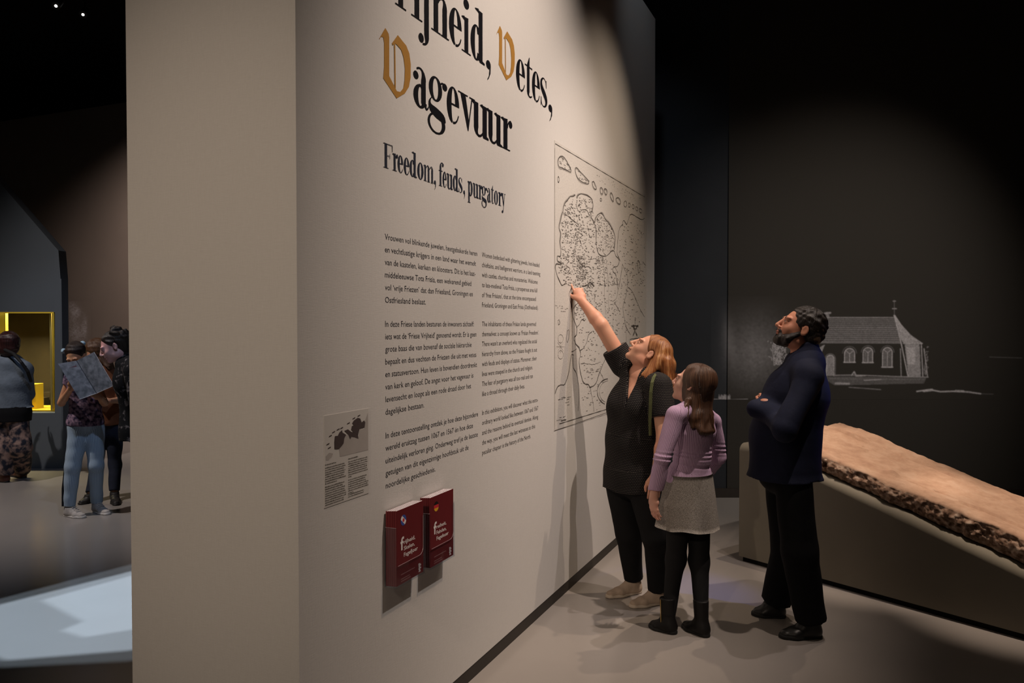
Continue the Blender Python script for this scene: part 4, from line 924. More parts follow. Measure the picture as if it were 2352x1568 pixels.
def ring7(cx, cy, rx, ry, w_, a0=0, a1=360):
    ribbon(A, [c7(cx + rx * math.cos(math.radians(a)), cy + ry * math.sin(math.radians(a))) for a in range(a0, a1 + 1, 12)], w_)
ring7(640, 1130, 112, 130, .012, 110, 270); ring7(640, 1130, 92, 110, .004, 110, 270)
for cy in (600, 760): ring7(160, cy, 26, 42, .003)
for a in range(0, 360, 45): ribbon(Fn, [c7(160, 680), c7(160 + 42 * math.cos(math.radians(a)), 680 + 62 * math.sin(math.radians(a)))], .002)
ribbon(A, [UV(1274.3, 329.8), UV(1480, 452.3)], .006); ribbon(A, [UV(1284, 973), UV(1420, 931)], .007); ribbon(Fn, [UV(1273, 988), UV(1430, 938)], .003); ribbon(Fn, [UV(1273.5, 340), UV(1273.5, 985)], .003)
A.make('map_lines', m_map, mapr); S.make('coast_shading', m_coast, mapr)
# place names and hatching: flat print too small to tell apart
rr = random.Random(11); T = Acc()
def inside(p, poly):
    c = False; n = len(poly)
    for i in range(n):
        (x0, y0), (x1, y1) = poly[i], poly[i - 1]
        if (y0 > p[1]) != (y1 > p[1]) and p[0] < (x1 - x0) * (p[1] - y0) / (y1 - y0) + x0: c = not c
    return c
def names(poly, count, conv, w_=(.014, .04), AA=T, tilt=.0):
    count = int(count * 1.5); xs = [p[0] for p in poly]; ys = [p[1] for p in poly]; k = 0; tr = 0
    while k < count and tr < count * 30:
        tr += 1; p = (rr.uniform(min(xs), max(xs)), rr.uniform(min(ys), max(ys)))
        if not inside(p, poly): continue
        k += 1; u, v = conv(*p); ln = rr.uniform(*w_)
        x = 0
        while x < ln:                                            # a word as a run of tiny uneven strokes
            s = rr.uniform(.002, .006); h = rr.uniform(.002, .0065)
            AA.poly([WP(u + x, v + rr.uniform(-.0015, .0015), .0026), WP(u + x + s, v, .0026), WP(u + x + s, v + h, .0026), WP(u + x, v + h, .0026)]); x += s + rr.uniform(.0015, .003)
names(heavy6[0], 10, c6); names(heavy6[1], 8, c6)
names([(210, 700), (340, 600), (500, 640), (500, 760), (540, 900), (560, 1200), (320, 1200), (180, 1200), (170, 900)], 330, c6, (.010, .03))
names([(545, 830), (600, 790), (730, 980), (740, 1170), (640, 1230), (560, 1170)], 120, c6, (.010, .03))
names([(180, 1200), (330, 1200), (420, 1340), (520, 1560), (200, 1560), (130, 1400)], 150, c6, (.01, .03)); names([(330, 1200), (600, 1240), (780, 1350), (770, 1560), (500, 1560)], 120, c6, (.012, .035))
names([(790, 950), (900, 850), (1050, 900), (1060, 1300), (880, 1560), (830, 1300), (780, 1220)], 60, c6); names([(830, 1300), (1060, 1300), (1060, 1560), (830, 1560)], 22, c6)
names([(300, 100), (600, 0), (1000, 0), (1000, 400), (850, 500), (600, 700), (360, 980), (360, 700), (290, 300)], 210, c7, (.014, .04)); names([(300, 100), (500, 20), (520, 200), (300, 380)], 60, c7, (.012, .03)); names([(360, 980), (600, 820), (560, 1330), (360, 1330)], 26, c7)
names([(520, 340), (1040, 570), (1040, 700), (560, 450)], 26, c6, (.006, .02), Fn); names([(120, 1180), (230, 1180), (230, 1270), (150, 1270)], 6, c7, (.03, .07)); names([(105, 265), (220, 265), (220, 330), (105, 330)], 6, c7, (.02, .05), Fn); names([(120, 1380), (200, 1380), (200, 1430), (120, 1430)], 8, c7, (.03, .05)); names([(380, 900), (530, 900), (530, 940), (380, 950)], 10, c7, (.03, .06), Fn)
names([(500, 0), (800, 0), (800, 300), (400, 400)], 40, c7, (.01, .03), Fn)
names([(330, 1230), (430, 1230), (430, 1500), (340, 1500)], 110, c6, (.008, .03), Fn); names([(540, 1240), (620, 1240), (620, 1330), (540, 1330)], 40, c6, (.006, .02), Fn)
tag(T.make('place_names', m_map, mapr), kind='stuff'); tag(Fn.make('hatching', m_mapf, mapr), kind='stuff')
# ================================================================ small map panel with captions
pr = root('caption_panel', WP(UV(793, 700)[0], 1.07, 0), 'small pale grey map of the coast with text columns left of the wall text', 'sign')
pu0, pu1 = UV(742, 700)[0], UV(844.5, 700)[0]; pw = pu1 - pu0
m_pan = mat('panel_print_grey', (0.56, 0.54, 0.515), .85, .1, noise=(12, .04)); m_land = mat('land_tint', (0.40, 0.37, 0.35), .85, .1, noise=(30, .08)); m_dl = mat('dark_land_tint', (0.075, 0.058, 0.058), .85, .1, noise=(40, .1))
box('panel_sheet', WP(pu0, 1.068, 0), WU * pw, WN * .0015, X(0, 0, .318), m_pan, pr)
def c4(x, y): return UV(730 + x / 6.033, 920 + y / 6.033)
def flat(name, polys, m, n):
    a = Acc()
    for pl in polys: a.poly([WP(*c4(*p), n) for p in pl])
    return a.make(name, m, pr)
flat('land_area', [[(290, 665), (335, 590), (375, 470), (440, 480), (560, 500), (575, 400), (640, 385), (655, 260), (688, 170), (690, 680), (300, 775)], [(105, 825), (105, 770), (150, 720), (205, 730), (190, 770), (140, 822)]], m_land, .0020)
flat('highlighted_land', [[(225, 670), (222, 570), (230, 490), (270, 485), (290, 440), (330, 405), (335, 440), (385, 470), (360, 520), (350, 590), (325, 625), (290, 665), (250, 672)], [(360, 415), (410, 395), (455, 430), (500, 440), (550, 470), (555, 525), (500, 505), (460, 500), (440, 535), (415, 470)], [(455, 400), (465, 350), (490, 340), (470, 310), (490, 275), (545, 235), (580, 245), (600, 300), (635, 270), (650, 300), (640, 370), (570, 390), (550, 480), (520, 450), (480, 430)]], m_dl, .0024)
for (x, y) in ((165, 485), (210, 432), (272, 396), (320, 376), (415, 310), (490, 242), (560, 205), (130, 600), (150, 650)):
    a = Acc(); u, v = c4(x, y); a.poly([WP(u - .008, v - .004, .0024), WP(u + .009, v - .001, .0024), WP(u + .010, v + .003, .0024), WP(u - .006, v, .0024)]); a.make('island', m_dl, pr)
m_small = mat('small_caption_ink', (0.13, 0.12, 0.105), .8, .15)
def rows(x0, y0, n_, ends, step, name):
    r3 = random.Random(int(x0 + y0)); a = Acc(); u0, v0 = c4(x0, y0)
    for i in range(n_):
        e = c4(ends[i % len(ends)], y0)[0]; u = u0; vv = v0 - i * step
        while u < e:
            wd = min(r3.uniform(.004, .016), e - u); x = 0
            while x < wd: s = r3.uniform(.0010, .0018); hh = r3.choice((.0032, .0032, .0048)); a.poly([WP(u + x, vv, .0022), WP(u + x + s, vv, .0022), WP(u + x + s, vv + hh, .0022), WP(u + x, vv + hh, .0022)]); x += s + .0009
            u += wd + .0022
    tag(a.make(name, m_small, pr), kind='stuff')
rows(95, 900, 1, [245], .0078, 'caption_heading'); rows(95, 943, 8, [365, 375, 360, 370, 365, 360, 378, 255], .0078, 'caption_text')
rows(95, 1208, 9, [360, 340, 370, 360, 375, 385, 380, 350, 350], .0078, 'caption_text')
rows(415, 815, 1, [550], .0078, 'caption_heading'); rows(415, 855, 8, [680, 680, 678, 672, 676, 670, 683, 460], .0078, 'caption_text')
rows(415, 1108, 7, [665, 650, 660, 690, 680, 690, 480], .0078, 'caption_text'); rows(415, 1310, 2, [630, 625], .0078, 'caption_text')
# ================================================================ brochures in acrylic holders
m_red = mat('maroon_card', (0.135, 0.012, 0.016), .45, .35, noise=(25, .08)); m_page = mat('white_pages', (0.78, 0.76, 0.80), .8, .1)
m_wht = mat('white_print', (0.80, 0.76, 0.76), .6, .2); m_pink = mat('faded_print', (0.42, 0.22, 0.22), .6, .2)
m_acr = glass_mat('clear_acrylic', (0.93, 0.95, 0.97), .02); m_edge = mat('acrylic_edge', (0.30, 0.22, 0.24), .2, .6)
m_fb = mat('flag_blue', (0.05, 0.09, 0.35), .5, .3); m_fr = mat('flag_red', (0.55, 0.03, 0.04), .5, .3); m_fk = mat('flag_black', (0.012, 0.01, 0.01), .5, .3); m_fy = mat('flag_gold', (0.70, 0.38, 0.03), .5, .3)
def wb(u0, u1, v0, v1, n0, n1): return box_v(WP(u0, v0, n0), WU * (u1 - u0), WN * (n1 - n0), X(0, 0, v1 - v0))
def brochure_stack(u0, v0, words, flag_, lab, word_lab, ndx):
    Wd, Ht = .207, .293; th = .0085
    for k in range(5):
        n0 = .006 + k * (th + .0004); du = (4 - k) * -.0012; last = k == 4
        r_ = root('brochure', WP(u0 + Wd / 2, v0, n0), (f'front maroon brochure with {word_lab}' if last else f'maroon brochure, {["rearmost", "second from the wall", "middle one", "fourth from the wall"][k]} of the {lab} stack'), 'brochure', f'maroon brochures in the {lab} holder')
        a, b = u0 + du, u0 + du + Wd; vt = v0 + Ht - (4 - k) * .0006
        mk('cover', wb(a, b, v0, vt, n0 + th - .0012, n0 + th), BOXF, m_red, r_); mk('back_cover', wb(a, b, v0, vt, n0, n0 + .0012), BOXF, m_red, r_)
        mk('spine', wb(a - .0008, a + .001, v0, vt, n0, n0 + th), BOXF, m_red, r_); mk('pages', wb(a + .001, b - .002, v0 + .001, vt - .0006, n0 + .0013, n0 + th - .0013), BOXF, m_page, r_)
        if not last: continue
        nf = n0 + th + .0006; O = lambda x, y: WP(a + x * Wd, v0 + y * Ht, nf)
        big = text_on('f', O(.14, .455), WU, Z1, .026, .052, m_wht, 'cover_initial', r_, .02)
        for i, (s, w_) in enumerate(words): text_on(s, O(.26, .52 - i * .085), WU, Z1, w_ * Wd, .0165, m_wht, 'cover_title', r_, .012)
        for (x, y, w_) in ((.16, .12, .48), (.16, .06, .30), (.16, .03, .34)):
            A_ = Acc(); r4 = random.Random(int(x * 100 + y * 1000)); q = 0
            while q < w_: s = r4.uniform(.012, .022); A_.poly([O(x + q, y), O(x + q + s, y), O(x + q + s, y + .012), O(x + q, y + .012)]); q += s + .008
            A_.make('cover_small_print', m_pink, r_)
        A_ = Acc(); r4 = random.Random(9)
        for i in range(9):
            w_ = r4.uniform(.05, .11); x = .80 + r4.uniform(0, .03); A_.poly([O(x, .03 + i * .0135), O(x + w_, .03 + i * .0135), O(x + w_, .04 + i * .0135), O(x, .04 + i * .0135)])
        A_.make('cover_logo', m_wht, r_)
        cx, cy, rx = .25, .845, .021; C_ = lambda x, y, e: WP(a + cx * Wd + x, v0 + cy * Ht + y, nf + e); N_ = 28
        circ = [(rx * math.cos(2 * math.pi * i / N_), rx * math.sin(2 * math.pi * i / N_)) for i in range(N_)]
        def part(f, m_, e, nm='flag_badge'):
            a_ = Acc(); a_.poly([C_(*f(x, y), e) for x, y in circ]); a_.make(nm, m_, r_)
        if flag_ == 'fr':
            part(lambda x, y: (x, y), m_wht, 0)
            for sg in (1, -1): part(lambda x, y: ((x, y) if (x * .8 + y * 1 * 1.0) * sg > .011 else tuple(np.array([x, y]) - np.array([.8, 1.0]) * ((x * .8 + y) - .011 * sg) / 1.64) if True else 0), m_fb, .0002)
            a_ = Acc(); a_.poly([C_(x * .35, y * .35, .0003) for x, y in circ]); a_.make('flag_badge', m_fr, r_)
        else:
            part(lambda x, y: (x, y), m_fk, 0); part(lambda x, y: (x, min(y, rx * .33)), m_fr, .0002); part(lambda x, y: (x, min(y, -rx * .33)), m_fy, .0003)
    nF = .006 + 5 * (th + .0004) + .003
    h = root('brochure_holder', WP(u0 + Wd / 2, v0, 0), f'clear acrylic holder of the {lab} brochure stack on the wall', 'holder')
    V = []; F_ = []
    def plate(x0, x1, y0, y1, n0, n1): b = len(V); V.extend(wb(x0, x1, y0, y1, n0, n1)); F_.extend([tuple(b + i for i in f) for f in BOXF])
    e0, e1 = u0 - .008, u0 + Wd + .004
    mk('back_plate', wb(e0, e1, v0 - .006, v0 + Ht * .72, .001, .0035), BOXF, m_acr, h); mk('side_plate', wb(e0, e0 + .002, v0 - .004, v0 + Ht * .78, .0035, nF), BOXF, m_acr, h); mk('side_plate', wb(e1 - .002, e1, v0 - .004, v0 + Ht * .78, .0035, nF), BOXF, m_acr, h)
    mk('bottom_plate', wb(e0, e1, v0 - .006, v0 - .003, .0035, nF), BOXF, m_acr, h)
    # front lip: an L with a rounded inner corner
    pts = [(e0, v0 - .006), (e1, v0 - .006), (e1, v0 + Ht * .80), (e1 - .008, v0 + Ht * .815)]
    c0 = (e1 - .014 - .03, v0 + .27 * Ht + .03)
    pts += [(e1 - .014, v0 + Ht * .80)] + [(c0[0] + .03 * math.cos(math.radians(t)), c0[1] + .03 * math.sin(math.radians(t))) for t in range(0, -91, -15)] + [(e0 + .012, v0 + .27 * Ht), (e0, v0 + .27 * Ht + .004)]
    prism('front_lip', [WP(x, y, nF) for x, y in pts], WN * .002, m_acr, h)
    a = Acc(); ed = pts[4:-1]; a.tube([WP(x, y, nF + .002) for x, y in ed], .0011, 5); a.make('lip_edge', m_edge, h); a = Acc(); a.tube([WP(e0, v0 + Ht * .78, .004), WP(e0, v0 + Ht * .78, nF)], .001, 5); a.make('lip_edge', m_edge, h)
ub = UV(909.5, 1250, .048)[0]; vb = UV(911, 1346.5, .048)[1]; ub2 = UV(987, 1200, .048)[0]
brochure_stack(ub, vb, [('rijheid,', .42), ('Skelen,', .40), ('Fagefjoer', .52)], 'fr', 'left', 'blue and white flag badge', 0)
brochure_stack(ub2, vb - .002, [('reiheit,', .42), ('Fehden,', .42), ('Fegefeuer', .52)], 'de', 'right', 'black red gold flag badge', 1)
# ================================================================ plinth and sandstone slab
PF = G(1697, 1287); PF[2] = 0; PD = G(2340, 1467.6) - PF; PD[2] = 0; PD = unit(PD); PB = X(-PD[1], PD[0], 0)   # along the front, and into depth
if PB[1] < 0: PB = -PB
m_pl = mat('olive_plinth_paint', (0.21, 0.19, 0.15), .75, .2, noise=(4, .08), bump=(80, .04))
for _t, _e in ((.72, 700), (1.70, 800)):                          # two narrow lamps straight above the stone
    _c = PF + PD * _t + PB * .38; _f = PF + PD * _t + PB * .14; spot('stone_spot', (_f[0], _f[1], 5.4), _c + X(0, 0, .7), _e, (1.0, 0.80, 0.64), 17.5, .8, .025)
m_gap = mat('shadow_gap', (0.012, 0.011, 0.01), .9, .1)
pl = root('plinth', PF + PD * 1.3 + PB * .45, 'olive grey display plinth with sloped top and rounded front edge under the stone', 'plinth')
def ptop(t): return .846 if t < .15 else .8875 - t * .277
LEN, DEP, RB = 2.75, 1.0, .055
prof = [0, .02, .15, .5, 1.0, 1.5, 2.0, LEN]
V = []; Fc = []; ring = []
for t in prof:
    z = ptop(t); pts = [(0, .035), (0, z - RB)] + [(RB - RB * math.cos(a), z - RB + RB * math.sin(a)) for a in np.linspace(0, math.pi / 2, 25)[1:]] + [(DEP, z), (DEP, .035)]
    ring.append(len(pts)); V += [PF + PD * t + PB * b + X(0, 0, zz) for b, zz in pts]
n = ring[0]
for i in range(len(prof) - 1):
    for j in range(n): Fc.append((i * n + j, i * n + (j + 1) % n, (i + 1) * n + (j + 1) % n, (i + 1) * n + j))
Fc.append(tuple(range(n))[::-1]); Fc.append(tuple((len(prof) - 1) * n + j for j in range(n)))
mk('plinth_body', V, [tuple(f) for f in Fc], m_pl, pl)
box('recessed_base', PF + PD * .02 + PB * .02, PD * (LEN - .04), PB * (DEP - .04), X(0, 0, .035), m_gap, pl)
# stone: displaced slab grid
def stone_ex(m, N, L, b, tc):
    a = attr(N, 'fab'); sp = N.new('ShaderNodeSeparateXYZ'); L.new(a.outputs['Vector'], sp.inputs[0])
    n = N.new('ShaderNodeTexNoise'); n.inputs['Scale'].default_value = 7; n.inputs['Detail'].default_value = 8; n.inputs['Roughness'].default_value = .65; L.new(tc.outputs['Object'], n.inputs['Vector'])
    r1 = ramp(N, L, n.outputs['Fac'], [(.25, (.42, .25, .17)), (.5, (.56, .36, .25)), (.75, (.66, .46, .34))])
    n3 = N.new('ShaderNodeTexNoise'); n3.inputs['Scale'].default_value = 38; n3.inputs['Detail'].default_value = 8; L.new(tc.outputs['Object'], n3.inputs['Vector'])
    r2 = ramp(N, L, n3.outputs['Fac'], [(.3, (.12, .07, .045)), (.48, (.32, .20, .14)), (.72, (.62, .48, .38))])
    mx = N.new('ShaderNodeMix'); mx.data_type = 'RGBA'; L.new(sp.outputs[0], mx.inputs[0]); L.new(r1.outputs[0], mx.inputs[6]); L.new(r2.outputs[0], mx.inputs[7]); L.new(mx.outputs[2], b.inputs['Base Color'])
    bumpn(N, L, b, n3.outputs['Fac'], .5, .008)
m_st = mat('red_sandstone', (.5, .3, .2), .9, .1, extra=stone_ex)
from mathutils import noise as mn
def nz(x, y, z, f, o=3): return mn.fractal(Vector((x * f, y * f, z * f)), .8, 2.0, o)
NT, NB, NZ = 300, 110, 22; T0, T1, B0, B1 = .30, 2.55, .06, .80
def slab(t, b, k):                                               # k 0 bottom .. 1 top
    """t,b in metres along / across"""
    edge = min(b - B0, B1 - b, t - T0, T1 - t); tt = t - T0
    th = .098 + .030 * tt + .06 * max(0, 1 - tt / 1.7) * (b - B0) / (B1 - B0) + .022 * math.exp(-((tt - .25) / .18) ** 2) * (1 if b > .55 else .3)
    top_ = th
    if k == 1:
        G_ = lambda x, c_, w_: math.exp(-((x - c_) / w_) ** 2)
        top_ += .011 * nz(t, b, 0, 4) + .004 * nz(t, b, 3, 22)
        top_ -= .036 * G_(b, .585 + .015 * math.sin(t * 3), .013) * (.6 + .4 * math.sin(tt * 6)) - .014 * G_(b, .555, .02)     # long groove by the far edge
        top_ -= .026 * G_(b, .44 + .10 * (tt - .3), .010) * (1 if .0 < tt < .42 else 0) - .010 * G_(b, .41 + .10 * (tt - .3), .012) * (1 if .0 < tt < .42 else 0)
        for (c_, a_, b_) in ((.205, 1.10, 1.62), (.232, 1.12, 1.60), (.21, .80, 1.0), (.24, .95, 1.08), (.50, .35, .60)): top_ -= .018 * G_(b, c_, .006) * (1 if a_ < tt < b_ else 0)
        top_ += .012 * G_(b, .218, .009) * (1 if 1.1 < tt < 1.6 else 0)
        top_ -= .026 * math.exp(-(((tt - .98) / .022) ** 2 + ((b - .25) / .02) ** 2)) - .030 * math.exp(-(((tt - 1.64) / .018) ** 2 + ((b - .215) / .018) ** 2)) - .026 * math.exp(-(((tt - .70) / .03) ** 2 + ((b - .22) / .022) ** 2)) + .018 * math.exp(-(((tt - .62) / .03) ** 2 + ((b - .26) / .03) ** 2)) + .012 * math.exp(-(((tt - .25) / .06) ** 2 + ((b - .14) / .02) ** 2))
        top_ += .018 * max(0, nz(t, b, 9, 7)) * math.exp(-((b - .15) / .07) ** 2) * (1 if tt < .6 else .4) - .02 * math.exp(-max(edge, 0) / .012)
    return top_
V = []; FB = []; Fc = []; zs = lambda t: ptop(t) + .012
for i in range(NT + 1):
    t = T0 + (T1 - T0) * i / NT
    for j in range(NB + 1):
        b = B0 + (B1 - B0) * j / NB; tj = t + (.03 * nz(t, 4, 0, 3) if False else 0)
        eb = .012 * nz(t, 1, 1, 7) if j == 0 else (.02 * nz(t, 8, 1, 4) if j == NB else 0)
        V.append(PF + PD * (t + .015 * nz(b, 2, i // NT, 8) * (i in (0, NT))) + PB * (b + eb) + X(0, 0, zs(t) + slab(t, b, 1))); FB.append((0 if j else .35, t, b))
gi = lambda i, j: i * (NB + 1) + j
for i in range(NT):
    for j in range(NB): Fc.append((gi(i, j), gi(i + 1, j), gi(i + 1, j + 1), gi(i, j + 1)))
# rough sides all round
loop = [(i, 0) for i in range(NT + 1)] + [(NT, j) for j in range(1, NB + 1)] + [(i, NB) for i in range(NT - 1, -1, -1)] + [(0, j) for j in range(NB - 1, 0, -1)]
base0 = len(V); M = len(loop)
for r in range(1, NZ + 1):
    f = r / NZ
    for (i, j) in loop:
        t = T0 + (T1 - T0) * i / NT; b = B0 + (B1 - B0) * j / NB; p = V[gi(i, j)]; zt = p[2]; zb = zs(t); z = zt + (zb - zt) * f
        out = -PB if j == 0 else (PB if j == NB else (PD if i == NT else -PD))
        rg = (.016 * nz(t, b, z, 14, 5) + .010 * nz(t, b, z, 40, 3) + .012 * math.sin(math.pi * f)) * min(1, f * 6)
        if j == 0 and abs(t - T0 - .335) < .014 and .30 < f < .72: rg = -.06                  # square dowel hole
        V.append(np.array([p[0], p[1], z]) + out * rg); FB.append((1, t, z))
def ri(r, k): return gi(*loop[k % M]) if r == 0 else base0 + (r - 1) * M + k % M
for r in range(NZ):
    for k in range(M): Fc.append((ri(r, k), ri(r + 1, k), ri(r + 1, k + 1), ri(r, k + 1)))
bc = len(V); V.append(PF + PD * ((T0 + T1) / 2) + PB * ((B0 + B1) / 2) + X(0, 0, zs((T0 + T1) / 2))); FB.append((1, 0, 0))
for k in range(M): Fc.append((ri(NZ, k), bc, ri(NZ, k + 1)))
st = mk('sandstone_slab', V, Fc, m_st, None, True, {'fab': FB})
tag(st, 'weathered reddish sandstone grave slab lying on the sloped plinth', 'stone')
m_iron = mat('dark_iron', (0.02, 0.02, 0.02), .5, .4)
for t in (.55, 1.3, 2.1):                                         # low spacers that carry the slab
    q = box('spacer_block', PF + PD * t + PB * .2 + X(0, 0, ptop(t) - .004), PD * .06 + X(0, 0, -.016), PB * .4, X(0, 0, .013), m_iron, pl)
rr = random.Random(5)
# ================================================================ projected church, its light painted as back wall colour (flat: one value per point of a fine grid)
def c8(x, y, Y): return P(1600 + x / 3.1277, 660 + y / 3.1277, Y)
GX, GY, GS = 100, 60, 3.0; GW, GH = 760, 250
CV = np.zeros((GH, GW)); _yy, _xx = np.mgrid[0:GH, 0:GW].astype(float)
def _g(p): return (np.array(p, float) - [GX, GY]) / GS
def cl(pts, w_, v=1.0):
    global CV
    for a, b in zip(pts[:-1], pts[1:]):
        a, b = _g(a), _g(b); r = w_ / GS / 2 + 1.5; x0, x1 = int(max(0, min(a[0], b[0]) - r)), int(min(GW, max(a[0], b[0]) + r + 1)); y0, y1 = int(max(0, min(a[1], b[1]) - r)), int(min(GH, max(a[1], b[1]) + r + 1))
        if x1 <= x0 or y1 <= y0: continue
        X_, Y_ = _xx[y0:y1, x0:x1] - a[0], _yy[y0:y1, x0:x1] - a[1]; d = b - a; L2 = d @ d + 1e-9; t = np.clip((X_ * d[0] + Y_ * d[1]) / L2, 0, 1)
        dist = np.hypot(X_ - t * d[0], Y_ - t * d[1]); CV[y0:y1, x0:x1] = np.maximum(CV[y0:y1, x0:x1], v * np.clip(w_ / GS / 2 + .5 - dist, 0, 1))
def cf(pts, v):
    global CV
    q = [_g(p) for p in pts]; m = np.zeros(CV.shape, bool)
    for i in range(len(q)):
        (x0, y0), (x1, y1) = q[i], q[i - 1]
        if y0 == y1: continue
        m ^= ((y0 > _yy) != (y1 > _yy)) & (_xx < (x1 - x0) * (_yy - y0) / (y1 - y0) + x0)
    CV = np.where(m, np.maximum(CV, v), CV)
def cblur(A, s):
    r = int(s * 3) + 1; k = np.exp(-np.arange(-r, r + 1) ** 2 / (2 * s * s)); k /= k.sum()
    A = np.apply_along_axis(lambda v: np.convolve(v, k, 'same'), 0, A); return np.apply_along_axis(lambda v: np.convolve(v, k, 'same'), 1, A)
cr = np.random.default_rng(4)
cf([(930, 215), (1425, 215), (1478, 400), (890, 400)], .13); cf([(890, 640), (1660, 645), (1640, 690), (1000, 705)], .12)
for i in range(12): y = 230 + i * 14.5; cl([(928 - i * 2.6, y), (1428 + i * 3.9, y)], 3.5, .42 if i > 3 else .30)
cf([(1422, 200), (1455, 250), (1530, 330), (1605, 398), (1490, 402), (1470, 370)], .50); cf([(1498, 405), (1605, 405), (1618, 640), (1528, 640)], .40); cf([(1512, 430), (1575, 432), (1578, 555), (1520, 550)], .60)
cl([(905, 215), (1425, 215)], 4, .5); cl([(1420, 200), (1472, 395), (1525, 640)], 6, .7); cl([(1425, 200), (1470, 268), (1540, 345), (1620, 400)], 6, .6); cl([(1490, 402), (1625, 402)], 7, .65); cl([(1618, 400), (1632, 640)], 6, .6); cl([(1638, 440), (1666, 645)], 6, .55)
cl([(1468, 440), (1476, 640)], 5, .5); cl([(890, 398), (1478, 400)], 4, .38); cl([(1421, 90), (1422, 200)], 2.5, .3); cl([(1408, 152), (1436, 152)], 7, .35); cl([(1412, 98), (1430, 98)], 6, .35); cl([(922, 186), (962, 182)], 12, .4); cl([(940, 186), (945, 215)], 22, .28)
cl([(935, 632), (1140, 630), (1480, 642), (1670, 645)], 5, .5); cf([(870, 440), (925, 410), (900, 470)], .4)
for (cx, w_, y0, y1) in ((1103, 36, 438, 538), (1235, 34, 432, 540), (1375, 34, 432, 573)):
    ar = lambda k, z0: [(cx - w_ * k * math.cos(math.pi * i / 12), z0 + w_ - w_ * k * math.sin(math.pi * i / 12)) for i in range(13)]
    cf([(cx - w_, y1)] + ar(1, y0) + [(cx + w_, y1)], .16); cl([(cx - w_, y1)] + ar(1, y0) + [(cx + w_, y1)], 5, .75); cl([(cx - w_ - 5, y1), (cx + w_ + 5, y1)], 7, .7); cl([(cx, y0 + w_), (cx, y1)], 6, .55)
    cl([(cx - w_ * .7, y0 + w_ * .5), (cx, y0 + w_ * 1.1), (cx + w_ * .7, y0 + w_ * .5)], 5, .55); cl([(cx - w_ * .5, y0 + w_), (cx - w_ * .5, y1)], 3, .35); cl(ar(1.4, y0), 3, .25)
    for i in range(1, 6): cl([(cx - w_, y0 + w_ + i * (y1 - y0 - w_) / 6), (cx + w_, y0 + w_ + i * (y1 - y0 - w_) / 6)], 1.5, .25)
cx, w_, y0, y1 = 964, 27, 487, 635; ar = [(cx - w_ * math.cos(math.pi * i / 12), y0 + w_ - w_ * math.sin(math.pi * i / 12)) for i in range(13)]
cf([(cx - w_, y1)] + ar + [(cx + w_, y1)], .34); cl([(cx - w_, y1)] + ar + [(cx + w_, y1)], 7, .6); cl([(cx - w_ * 1.4 * math.cos(math.pi * i / 12), y0 + w_ - w_ * 1.4 * math.sin(math.pi * i / 12)) for i in range(13)] + [(cx + w_ * 1.4, y1)], 3, .3)
for pts, w_, v in (([(1005, 690), (1100, 692)], 14, .5), ([(1210, 668), (1330, 662)], 7, .5), ([(1590, 748), (1680, 735), (1760, 750), (1850, 747), (1960, 752), (2050, 765)], 9, .6), ([(1640, 744), (1700, 737)], 16, .6), ([(1870, 745), (1925, 747)], 14, .55), ([(1100, 718), (1240, 728), (1330, 735)], 5, .3), ([(2110, 500), (2345, 507)], 4, .16), ([(2040, 765), (2140, 768)], 3, .2), ([(250, 810), (370, 806)], 8, .4), ([(130, 808), (250, 812)], 10, .5), ([(960, 655), (1280, 662), (1640, 660)], 7, .22), ([(1118, 632), (1138, 606), (1150, 632)], 8, .5), ([(1150, 636), (1215, 634)], 7, .6), ([(560, 375), (548, 440), (560, 560)], 6, .3)): cl(pts, w_, v)
for i in range(60): x = 160 + cr.uniform(0, 85); cl([(x, 818), (x + cr.uniform(-16, 16), 812 - cr.uniform(8, 42))], 3.5, .45)
for i in range(40): x = 1645 + cr.uniform(-6, 16); y = cr.uniform(430, 635); cl([(x, y), (x + cr.uniform(-8, 12), y - cr.uniform(6, 18))], 3, .4)
for i in range(150): x = 595 + cr.normal() * 26; y = cr.uniform(390, 560); cl([(x, y), (x + cr.uniform(-16, 16), y - cr.uniform(4, 20))], 4, .5)
L1 = cblur(CV, .9)
def nzg(s, seed):
    r = np.random.default_rng(seed).random((GH, GW)); b = cblur(r, s); return (b - b.min()) / (b.max() - b.min())
fog = np.exp(-(((_xx * GS + GX - 430) / 190) ** 2 + ((_yy * GS + GY - 470) / 230) ** 2)); fog *= .35 + .9 * nzg(2.0, 1) * (.4 + nzg(12, 2))
fog2 = np.exp(-(((_xx * GS + GX - 235 - .12 * (_yy * GS - 300)) / 42) ** 2 + ((_yy * GS + GY - 400) / 170) ** 2)) * (.4 + .6 * nzg(3, 3))
L1 = L1 * (.55 + .9 * nzg(1.0, 5)) + fog * .17 + fog2 * .13
def proj_ex(m, N, L, b, tc):
    a = attr(N, 'fab'); sp = N.new('ShaderNodeSeparateXYZ'); L.new(a.outputs['Vector'], sp.inputs[0])
    mx = N.new('ShaderNodeMix'); mx.data_type = 'RGBA'; mx.inputs[6].default_value = (0.036, 0.033, 0.029, 1); mx.inputs[7].default_value = (0.72, 0.70, 0.74, 1)
    L.new(sp.outputs[0], mx.inputs[0]); L.new(mx.outputs[2], b.inputs['Base Color'])
    mx.name = 'tone'
m_proj = mat('painted_projection_on_dark_paint', (0.04, 0.04, 0.04), .85, .15, extra=proj_ex)  # pale tone painted in place of projected light
m_proj2 = mat('painted_projection_on_dark_blue_paint', (0.04, 0.04, 0.04), .85, .15, extra=proj_ex); m_proj2.node_tree.nodes['tone'].inputs[6].default_value = (0.026, 0.029, 0.034, 1)
m_proj3 = mat('painted_projection_on_brown_paint', (0.04, 0.04, 0.04), .9, .1, extra=proj_ex); m_proj3.node_tree.nodes['tone'].inputs[6].default_value = (0.20, 0.165, 0.14, 1)
